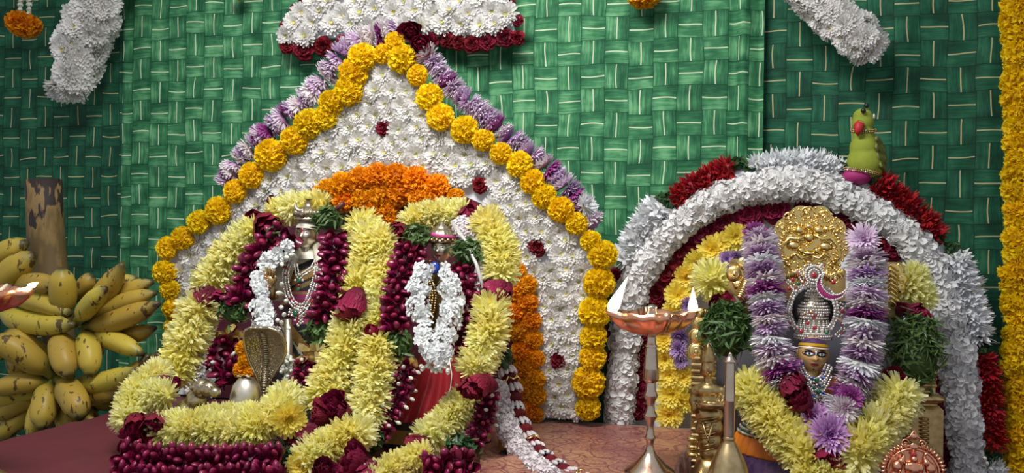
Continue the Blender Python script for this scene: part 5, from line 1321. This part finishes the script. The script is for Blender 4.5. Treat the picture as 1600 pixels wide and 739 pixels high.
for k in range(30):
    a = -.25-(PI*1.22)*k/29; arc.append(cc+Vector((math.cos(a)*21*u, 0, math.sin(a)*21*u+1*u)))
rot = Matrix.Rotation(.05, 4, 'Y'); arc = [cc+(rot @ (p-cc)) for p in arc]
tube(mb, arc, [(1.0+4.8*math.sin(PI*k/29))*u for k in range(30)], 10); cb = mb.obj('crescent_brooch', M['magvelvet'], gd, cc)
for k, off in ((0, 1.24), (1, .78)):
    gem_chain(gd, 'crescent_rhinestones', [cc+(p-cc)*(1+(off-1)*math.sin(PI*i/29))+Vector((0, -.006, 0)) for i, p in enumerate(arc)], 1.7*u, 3.0*u)
gem(gd, 'crescent_gem', cc+Vector((0, -.002, 3*u)), 3.6*u, 'gem_r')
mb = MB(); scroll(mb, cc+Vector((.004, .004, 8*u)), 10*u, 1.5); mb.obj('gold_curl', M['gold'], gd, cc)
for x, y, mt in [(1239, 437, 'gem_r'), (1247, 443, 'gem_g'), (1233, 451, 'gem_r'), (1316, 486, 'gem_r'), (1313, 500, 'copper'), (1254, 441, 'copper')]: p = gx(x, y, -.01); gem(gd, 'gemstone', p, S(3.2, p), mt)
for pth in ([(1230, 440), (1242, 452), (1236, 470), (1230, 490), (1234, 510)], [(1312, 476), (1320, 482), (1312, 495), (1318, 512), (1308, 525)], [(1258, 446), (1250, 430), (1244, 424)], [(1286, 414), (1280, 420), (1262, 416), (1256, 424)]):
    gem_chain(gd, 'side_rhinestones', [gx(x, y, -.012) for x, y in pth], .0026, .0048, ('gem_w', 'oldgold', 'gem_r'), 2, .006)
# necklaces
for pth, rws in (([(1248, 566), (1253, 582), (1264, 594), (1276, 597), (1288, 588), (1295, 572)], 3), ([(1256, 588), (1264, 604), (1274, 616), (1284, 608), (1294, 588)], 3), ([(1274, 606), (1276, 615), (1279, 622)], 5), ([(1268, 616), (1278, 624), (1290, 618)], 2)):
    gem_chain(gd, 'necklace', [P(x, y, QY-.052) for x, y in pth], .0030, .0046, ('gem_w', 'gem_w', 'gem_b'), rws, .006)
for x, y, r in [(1276, 594, 4), (1279, 612, 4), (1272, 606, 2.5), (1285, 605, 2.5)]: p = P(x, y, QY-.062); gem(gd, 'gemstone', p, S(r, p), 'gem_g')
# skirt fan
sc_ = P(1276, 662, QY+.01); rz = sc_.z
def sk(name, rows, mt, n=120, amp=.0):
    mb = MB(); loft(mb, [(Vector((sc_.x, sc_.y, rz+z)), r, r*.72) for r, z in rows], n, 0, None, (lambda a, q: amp*math.sin(a*40)) if amp else None); return mb.obj(name, M[mt], gd, sc_)
sk('skirt_trim', [(.10, .01), (.147, -.012), (.151, -.018), (.151, -.026), (.148, -.03)], 'gem_g', 90)
random.seed(76)
mb = MB()
for k in range(110):
    a = PI+PI*k/109
    for j, (r, z) in enumerate(((.142, -.006), (.148, -.012), (.153, -.02))): ellipsoid(mb, (sc_.x+math.cos(a)*r, sc_.y+math.sin(a)*r*.72, rz+z), .0026, 1 if random.random() < .4 else 0, 6, 4)
stuff(mb.obj('skirt_sequins', [M['gem_w'], M['nickel']], gd, sc_))
sk('orange_frill', [(.150, -.024), (.156, -.028), (.166, -.055), (.166, -.058), (.158, -.058)], 'orangesilk', 200, .012)
sk('purple_skirt', [(.158, -.05), (.164, -.056), (.185, -.12), (.20, max(-.2, PZ-rz+.004))], 'purplesilk', 120, .006)

# ---------------------------------------------------------------- goddess garlands
random.seed(77)
KY = 1.935
gl = thing('lilac_goddess_garland', 'lilac and white chrysanthemum garland hanging over the goddess', 'garland', P(1273, 400, KY))
def lp2(i): return [F_LILAC, F_PINKDISC, F_LILAC, F_WDISC, F_LILAC, F_PINKDISC, F_MAGENTA, F_WDISC][i % 8]
strand(gl, [(1188, 372, KY+.1), (1190, 400, KY+.07), (1196, 450, KY+.03), (1203, 510, KY), (1212, 560, KY-.02), (1226, 592, KY-.03)], F_LILAC, 33, 'lilac_chrysanthemum', .5, False, .08, .12, .8, pick=lp2)
strand(gl, [(1354, 402, KY+.07), (1355, 450, KY+.03), (1352, 510, KY), (1346, 560, KY-.02), (1334, 600, KY-.03), (1318, 636, KY-.04), (1305, 660, KY-.045)], F_LILAC, 34, 'lilac_chrysanthemum', .5, False, .08, .12, .8, pick=lp2)
for x, y, r, Y, me in [(1180, 366, 20, 2.04, F_MAGENTA), (1350, 374, 27, 2.02, F_BIG), (1298, 680, 36, 1.84, F_BLOOM), (1272, 652, 26, 1.87, F_BLOOM), (1328, 622, 22, 1.86, F_MAGENTA), (1318, 640, 24, 1.855, F_PINKDISC)]:
    p = P(x, y, Y); inst(me, 'lilac_chrysanthemum', gl, p, jit(tocam(p), .12), S(r*1.05, p))
gy = thing('yellow_goddess_garland', 'thick yellow chrysanthemum garland with roses curving across the goddess', 'garland', P(1273, 700, KY-.08))
strand(gy, [(1168, 602, KY), (1186, 626, KY-.02), (1212, 658, KY-.05), (1246, 694, KY-.08), (1262, 712, KY-.09)], F_MUM, 40, 'yellow_chrysanthemum', .4)
strand(gy, [(1404, 616, KY), (1396, 640, KY-.02), (1372, 666, KY-.05), (1346, 692, KY-.08), (1338, 716, KY-.09)], F_MUM, 40, 'yellow_chrysanthemum', .4)
strand(gy, [(1262, 736, KY-.11), (1290, 740, KY-.11), (1312, 748, KY-.11)], F_MUM, 30, 'yellow_chrysanthemum', .45)
for x, y, r, k in [(1232, 602, 26, .05), (1246, 598, 20, .05), (1252, 628, 26, .06), (1262, 640, 20, .06), (1300, 716, 24, .105), (1282, 712, 20, .105), (1168, 592, 18, -.02), (1395, 594, 20, -.02), (1135, 470, 16, -.13), (1120, 472, 14, -.13), (1152, 474, 14, -.12), (1425, 488, 18, -.1), (1442, 492, 14, -.1), (1408, 484, 14, -.1)]:
    p = P(x, y, KY-k); inst(F_DROOP, 'rose', gy, p, jit(Vector((random.uniform(-1, 1), -.55, random.uniform(-.9, .9))), .15), S(r*1.1, p))
tl_ = thing('leaf_garland', 'large green leaf tuft next to the oil lamp flame', 'leaves', P(1137, 520, KY+.05), 'green leaf tufts of the goddess')
p = P(1137, 522, KY+.06); leaf_bunch(tl_, p, S(40, p), S(26, p), S(50, p), 430, S(25, p), 'leaf', .2)
tl_ = thing('leaf_garland', 'tall green leaf tuft standing on the gold pedestal', 'leaves', P(1430, 560, KY+.05), 'green leaf tufts of the goddess')
p = P(1430, 558, KY+.08); leaf_bunch(tl_, p, S(46, p), S(28, p), S(66, p), 640, S(22, p), 'leaf', .2)

# ================================================================ metalwork in front
def flame_mat():
    m = bpy.data.materials.new('flame'); m.use_nodes = True; nt = m.node_tree; nt.nodes.remove(nt.nodes['Principled BSDF'])
    e = N(nt, 'ShaderNodeEmission'); at = N(nt, 'ShaderNodeAttribute', attribute_name='tval').outputs['Fac']
    L(nt, ramp(nt, at, [(0, (1, .55, .18)), (.2, (1, .86, .60)), (.75, (1, .80, .48)), (1, (1, .42, .14))]), e.inputs[0]); e.inputs[1].default_value = 6
    L(nt, e.outputs[0], nt.nodes['Material Output'].inputs[0]); return m
M['flame'] = flame_mat()
M['oil'] = mat('lamp_oil', (.55, .30, .16), .03, .3, coat=1)
def flame(t, a, b, r):
    a, b = Vector(a), Vector(b); mb = MB(); pts = []; rs = []
    for k in range(15):
        f = k/14; pts.append(a.lerp(b, f)); rs.append(r*1.15*max(.02, ((f+.03)/.25)**.5*math.exp(.5-(f+.03)*2.0)*(1-f)**.55)+.0003)
    tube(mb, pts, rs, 12, t=None); mb.obj('flame', M['flame'], t, a)
    d = bpy.data.lights.new('flame_light', 'POINT'); d.energy = .16; d.color = (1, .62, .30); d.shadow_soft_size = .008
    o = bpy.data.objects.new('flame_light', d); COL.objects.link(o); o.location = a.lerp(b, .5)+Vector((0, -.012, .0)); o.location -= Vector(wloc(t)); o.parent = t
def oil_lamp(label, base, hs, flames):
    x, y = base.x, base.y; t = thing('oil_lamp', label, 'lamp', Vector((x, y, TZ)), 'brass oil lamps')
    B = Matrix.Translation((x, y, TZ))
    mb = MB(); lathe(mb, [(.001, 0), (.046, .0), (.048, .004), (.043, .010), (.030, .019), (.021, .028), (.013, .036), (.008, .044), (.0065, .054), (.0075, .062), (.0105, .067), (.0075, .072), (.0062, .086), (.0072, .096), (.0125, .106), (.0125, .109), (.008, .117), (.007, .126), (.0085, .134), (.0130, .143), (.0130, .146), (.0095, .154), (.0088, .168)], 36, 0, B); mb.obj('base', M['bronze'], t, t.location)
    mb = MB(); H0 = .168; lathe(mb, [(.0088, H0), (.0135, H0+.004), (.0148, H0+.008), (.0136, H0+.025*hs), (.0138, H0+.026*hs), (.0130, H0+.028*hs), (.0105, H0+.062*hs), (.0090, H0+.064*hs), (.0120, H0+.067*hs), (.0090, H0+.070*hs), (.0078, H0+.082*hs), (.0085, H0+.090*hs), (.014, H0+.094*hs), (.016, H0+.10*hs)], 36, 0, B); mb.obj('stem', M['bronze'], t, t.location)
    D = H0+.098*hs
    sp_ = lambda a: sum(math.exp(-(((a-q+PI) % (2*PI)-PI)/.17)**2) for q in SPOUTS)
    mb = MB(); vs = []; seg = 120
    prof = [(.012, -.012), (.030, -.009), (.047, .002), (.057, .016), (.0625, .031), (.0605, .0305), (.054, .018), (.040, .006), (.010, .001), (.001, .001)]
    for i, (r, z) in enumerate(prof):
        for j in range(seg):
            a = 2*PI*j/seg; k = sp_(a) if 2 <= i <= 6 else 0; wv = (.0016*math.cos(a*9)) if 3 <= i <= 5 else 0
            rr = r+k*.024*(r/.06)**2; vs.append((rr*math.cos(a), rr*math.sin(a), z+wv+k*.004*(z/.03)))
    mb.add(vs, grid_faces(len(prof), seg, True), 0, 0, Matrix.Translation((x, y, TZ+D))); mb.obj('dish', M['copper'], t, t.location)
    mb = MB(); lathe(mb, [(.046, 0), (.03, .0006), (.001, .0008)], 30, 0, Matrix.Translation((x, y, TZ+D+.013))); mb.obj('oil', M['oil'], t, t.location)
    mb = MB(); lathe(mb, [(.012, .01), (.011, .03), (.009, .036), (.0105, .040), (.006, .044), (.001, .046)], 20, 0, Matrix.Translation((x, y, TZ+D))); mb.obj('knob', M['bronze'], t, t.location)
    for q in SPOUTS:
        p = Vector((x+math.cos(q)*.076, y+math.sin(q)*.076, TZ+D+.033)); mb = MB(); tube(mb, [Vector((x+math.cos(q)*.045, y+math.sin(q)*.045, TZ+D+.021)), p], [.0035, .003], 8); mb.obj('wick', M['cream'], t, p)
        if q in flames:
            dx, dz, r = flames[q]; flame(t, p, p+(CR @ Vector((dx, dz, 0))), r)
    return t
A0 = YAW
SPOUTS = [A0+PI+.12, A0+.05, A0+PI*1.5+.2, A0+PI*.5]
lb = T(1015, 741); lb.y += .0
oil_lamp('tall bronze oil lamp with two tall flames on the brocade cloth', lb, 1.0, {SPOUTS[0]: (.030, .062, .0105), SPOUTS[1]: (.0, .044, .0085)})
ll = Vector((P(-28, 600, 1.33).x, 1.33, TZ))
oil_lamp('bronze oil lamp half out of view in front of the bananas', ll, 1.35, {SPOUTS[1]: (.016, .009, .006)})

# bell
by_ = 1.70; bp_ = P(1139, 700, by_); t = thing('hand_bell', 'tall brass hand bell with slim handle in front of the gold statue', 'bell', Vector((bp_.x, by_, PZ)))
zt = P(1137, 550, by_).z-PZ; u = S(1, bp_); B = Matrix.Translation((bp_.x, by_, PZ))
zb = zt-137*u
mb = MB(); lathe(mb, [(58*u, 0), (57*u, .006), (50*u, .02), (44*u, .045), (38*u, zb-75*u), (33*u, zb-56*u), (26*u, zb-34*u), (17*u, zb-15*u), (11*u, zb-5*u), (8.5*u, zb), (10*u, zb+2*u), (8*u, zb+5*u)], 44, 0, B); mb.obj('bell_body', M['brass'], t, t.location)
mb = MB(); lathe(mb, [(8*u, zb+4*u), (8.5*u, zb+10*u), (8.3*u, zb+60*u), (8.6*u, zb+61*u), (8.2*u, zb+63*u), (7.3*u, zb+122*u), (7.3*u, zb+123*u), (11*u, zb+121*u), (11*u, zb+123*u), (6*u, zb+128*u), (3*u, zb+132*u), (3.4*u, zb+134*u), (.2*u, zb+137*u)], 30, 0, Matrix.Translation((bp_.x, by_, PZ))); mb.obj('handle', M['bronze'], t, t.location)
# gold standing figure
FY = 1.83; fx = P(1106, 640, FY); t = thing('gold_figurine', 'small aged gold standing figurine with folded hands behind the bell', 'statue', Vector((fx.x, FY, PZ)))
u = S(1, fx)
def fq(x, y, d=0.0): return P(x, y, FY-d)
blob([(fq(1106, 577), (12*u, 12*u, 14*u)), (fq(1106, 566), (10*u, 10*u, 11*u)), (fq(1096, 580), (3*u, 4*u, 7*u)), (fq(1116, 580), (3*u, 4*u, 7*u)), (fq(1106, 594), (7*u, 7*u, 8*u)), (fq(1106, 610), (23*u, 14*u, 13*u)), (fq(1107, 626), (19*u, 13*u, 16*u)), (fq(1108, 648), (22*u, 15*u, 16*u)), (fq(1108, 668), (22*u, 15*u, 18*u)), (fq(1109, 690), (19*u, 14*u, 20*u)), (fq(1110, 708), (17*u, 14*u, 14*u)),
      (fq(1086, 612), (8*u, 9*u, 9*u)), (fq(1083, 626, .004), (7*u, 8*u, 10*u)), (fq(1086, 638, .012), (7*u, 8*u, 8*u)), (fq(1097, 634, .022), (9*u, 6*u, 6*u)), (fq(1108, 632, .026), (8*u, 6*u, 6*u)), (fq(1128, 612), (8*u, 9*u, 9*u)), (fq(1131, 624, .004), (7*u, 8*u, 10*u)), (fq(1126, 634, .016), (8*u, 8*u, 7*u)), (fq(1116, 632, .024), (8*u, 6*u, 6*u))], 'body', 'oldgold', t, .0022)
mb = MB()
for k in range(9):
    y = 650+k*6; tube(mb, [fq(1106+(16-k*.6)*math.cos(a), y+5*math.sin(a*.5)*(1 if k % 2 else 1.4), .004+.017*math.sin(a)) for a in [PI*i/10 for i in range(11)]], .0016, 6)
tube(mb, [fq(1098, 660, .022), fq(1106, 690, .024), fq(1114, 660, .022)], .0028, 7); mb.obj('robe_folds', M['oldgold'], t, fq(1108, 670))
mb = MB(); lathe(mb, [(11*u, 0), (13*u, 3*u), (11*u, 6*u), (12*u, 9*u), (9*u, 13*u), (10*u, 16*u), (6*u, 20*u), (6.5*u, 22*u), (2*u, 27*u), (.4*u, 30*u)], 20, 0, Matrix.Translation(fq(1106, 566)), wob=lambda a, z: .08*math.cos(a*8)); mb.obj('crown', M['oldgold'], t, fq(1106, 566))
mb = MB(); ellipsoid(mb, fq(1106, 577, .0175), (.0018, .003, .004), 0, 8, 6); ellipsoid(mb, fq(1106, 583, .016), (.003, .002, .0012), 0, 8, 6); mb.obj('face', M['oldgold'], t, fq(1106, 576))
mb = MB(); lathe(mb, [(.002, -.006), (.012, -.005), (.020, .0), (.024, .006), (.022, .006), (.012, .0), (.001, -.002)], 24, 0, Matrix.Translation(fq(1112, 634, .03)), sx=1.15); mb.obj('offering_dish', M['brass'], t, fq(1112, 634, .03))
mb = MB(); zq = fq(1110, 716).z-PZ; lathe(mb, [(.001, 0), (.040, 0), (.040, .012), (.033, .018), (.030, zq*.5), (.036, zq*.7), (.036, zq*.8), (.028, zq*.9), (.026, zq), (.001, zq)], 28, 0, Matrix.Translation((fq(1110, 716).x, FY, PZ))); mb.obj('pedestal', M['oldgold'], t, fq(1110, 716))
for k in range(3):
    mb = MB(); p = fq(1082, 690+k*12, .02); lathe(mb, [(.001, 0), (.009, .001), (.011, .005), (.009, .009), (.001, .010)], 14, 0, Matrix.Translation(p)); mb.obj('side_bead', M['gold'], t, p)
# copper plaque lamp
QX = 1.66; pc = P(1427, 738, QX); u = S(1, pc); t = thing('copper_plaque_lamp', 'round copper plaque lamp with seated figure and two elephants in relief', 'lamp', Vector((pc.x, QX, PZ)))
mb = MB(); prism(mb, [(pc.x+math.cos(2*PI*k/60)*42*u, pc.z+math.sin(2*PI*k/60)*42*u) for k in range(60)], QX, QX+.006); mb.obj('disc', M['copper'], t, pc)
mb = MB(); tube(mb, [pc+Vector((math.cos(2*PI*k/60)*37*u, -.003, math.sin(2*PI*k/60)*37*u)) for k in range(61)], .0022, 7); tube(mb, [pc+Vector((math.cos(2*PI*k/60)*42*u, -.001, math.sin(2*PI*k/60)*42*u)) for k in range(61)], .0022, 7); mb.obj('rim', M['copper'], t, pc)
for k in range(46):
    a = 2*PI*k/46
    if abs(a-PI/2) < .26: continue
    d = Vector((math.cos(a), 0, math.sin(a))); e = Vector((-math.sin(a), 0, math.cos(a))); mb = MB(); tube(mb, [pc+d*40*u, pc+d*44*u+Vector((0, -.003, 0))+e*.001, pc+d*49*u+e*.0025], [.0022, .0026, .0010], 6); mb.obj('rim_tooth', M['copper'], t, pc+d*44*u)
mb = MB(); scroll(mb, pc+Vector((-13*u, -.003, 46*u)), 6*u, 1.3, 1, 0, .2); scroll(mb, pc+Vector((13*u, -.003, 46*u)), 6*u, 1.3, -1, PI, .2); ellipsoid(mb, pc+Vector((0, -.002, 40*u)), (7*u, .004, 7*u), 0, 12, 8)
tube(mb, [pc+Vector((x*u, -.002, z*u)) for x, z in ((-11, 52), (-5, 56), (0, 66), (5, 56), (11, 52))], .002, 7); ellipsoid(mb, pc+Vector((0, -.001, 56*u)), (6*u, .004, 6*u), 0, 12, 8); mb.obj('finial', M['copper'], t, pc+Vector((0, 0, 50*u)))
gem(t, 'vermilion_mark', pc+Vector((-1*u, -.010, 29*u)), 5*u, 'gem_r')
fb = lambda x, z, d=0.0: pc+Vector((x*u, -.002-d, z*u))
blob([(fb(0, 6, .004), (9*u, .010, 11*u)), (fb(0, 22, .005), (5.5*u, .008, 6.5*u)), (fb(0, 30, .003), (4*u, .006, 5*u)), (fb(0, -8, .006), (17*u, .012, 7*u)), (fb(-11, 8, .005), (3.5*u, .006, 9*u)), (fb(11, 8, .005), (3.5*u, .006, 9*u)), (fb(0, -16, .004), (18*u, .012, 4*u)), (fb(0, 14, .004), (10*u, .008, 4*u))], 'seated_figure', 'copper', t, .0014)
for s in (-1, 1):
    blob([(fb(s*24, 8, .003), (8*u, .009, 10*u)), (fb(s*18, 18, .004), (6*u, .008, 6*u)), (fb(s*26, -6, .002), (8*u, .008, 10*u)), (fb(s*15, 24, .003), (2.6*u, .005, 4*u)), (fb(s*16, 30, .003), (2.2*u, .004, 3.5*u)), (fb(s*19, 32, .003), (2.2*u, .004, 2.2*u)), (fb(s*28, -18, .002), (4*u, .007, 8*u)), (fb(s*20, -16, .002), (4*u, .007, 8*u))], 'elephant', 'copper', t, .0014)
zc = pc.z-42*u-PZ; mb = MB(); lathe(mb, [(.001, 0), (.042, 0), (.044, .006), (.030, .014), (.012, .03), (.010, zc*.5), (.016, zc*.6), (.010, zc*.7), (.014, zc*.95), (.018, zc+.006), (.001, zc+.008)], 28, 0, Matrix.Translation((pc.x, QX+.003, PZ))); mb.obj('stand', M['copper'], t, t.location)
# parrot
PY_ = RY-.03; pc = P(1350, 288, PY_); u = S(1, pc); t = thing('toy_parrot', 'green velvet toy parrot with red beak perched on the round arch', 'toy', pc)
def pq(x, y, d=0.0): return P(x, y, PY_-d)
blob([(pq(1351, 254), (27*u, 25*u, 28*u)), (pq(1350, 232), (22*u, 21*u, 24*u)), (pq(1349, 212), (17*u, 17*u, 18*u)), (pq(1348, 192), (17*u, 17*u, 18*u)), (pq(1348, 182), (15*u, 16*u, 13*u)), (pq(1364, 262), (15*u, 16*u, 18*u))], 'body', 'parrot', t, .003)
mb = MB(); a = pq(1344, 195, .022); tube(mb, [a+Vector((0, .01, .004)), a+Vector((-.003, -.009, -.004)), a+Vector((-.005, -.012, -.015)), a+Vector((-.005, -.008, -.025))], [.009, .0115, .0085, .0015], 18); mb.obj('beak', M['beak'], t, a)
mb = MB(); ellipsoid(mb, pq(1344, 192, .03), (.008, .006, .005), 0, 10, 8); mb.obj('gold_cere', M['gold'], t, pq(1344, 187, .03))
for x, y, d, r in ((1349, 173, .026, 4), (1354, 165, .012, 4)):
    mb = MB(); ellipsoid(mb, pq(x, y, d), r*u, 0, 12, 8); mb.obj('eye_bead', M['black'], t, pq(x, y, d))
mb = MB(); ellipsoid(mb, pq(1365.5, 182, .006), (2*u, 4*u, 5*u), 0, 10, 8); mb.obj('side_eye', M['gem_w'], t, pq(1365, 182))
random.seed(78)
nk = []
for k in range(30):
    a = PI*.9+PI*1.2*k/29; nk.append(pq(1349, 205)+Vector((math.cos(a)*17.5*u, math.sin(a)*17.5*u, -.007*math.sin(PI*k/29)+.004)))
gem_chain(t, 'bead_collar', nk, .0022, .0045, ('oldgold', 'gem_w'), 2, .004)
mb = MB(); vs = []
for i in range(16):
    for j in range(10):
        f = i/15; v = j/9; wd = 15*math.sin(PI*min(1, f*.8+.12))
        x = 1369+f*8+(v-.4)*wd; y = 216+f*50+(v-.5)*6; p = pq(x, y, .022-.03*v+.004*math.sin(f*22)); vs.append(p)
mb.add(vs, grid_faces(16, 10)); o = mb.obj('wing', M['wing'], t, pq(1370, 240)); o.modifiers.new('thick', 'SOLIDIFY').thickness = .006
mb = MB(); ellipsoid(mb, pq(1338, 276, .006), (23*u, 20*u, 14*u), 0, 20, 12); mb.obj('magenta_base', M['magvelvet'], t, pq(1338, 276))
tr_ = []
for k in range(20):
    a = PI+PI*.9*k/19; tr_.append(pq(1345, 262)+Vector((math.cos(a)*27*u, math.sin(a)*25*u, -.016*k/19)))
gem_chain(t, 'bead_trim', tr_, .0022, .0045, ('oldgold', 'gem_w'), 2, .004)
gem_chain(t, 'bead_tail', [pq(1372, 268), pq(1382, 280), pq(1395, 281), pq(1405, 284)], .0022, .005, ('oldgold', 'gem_w'))
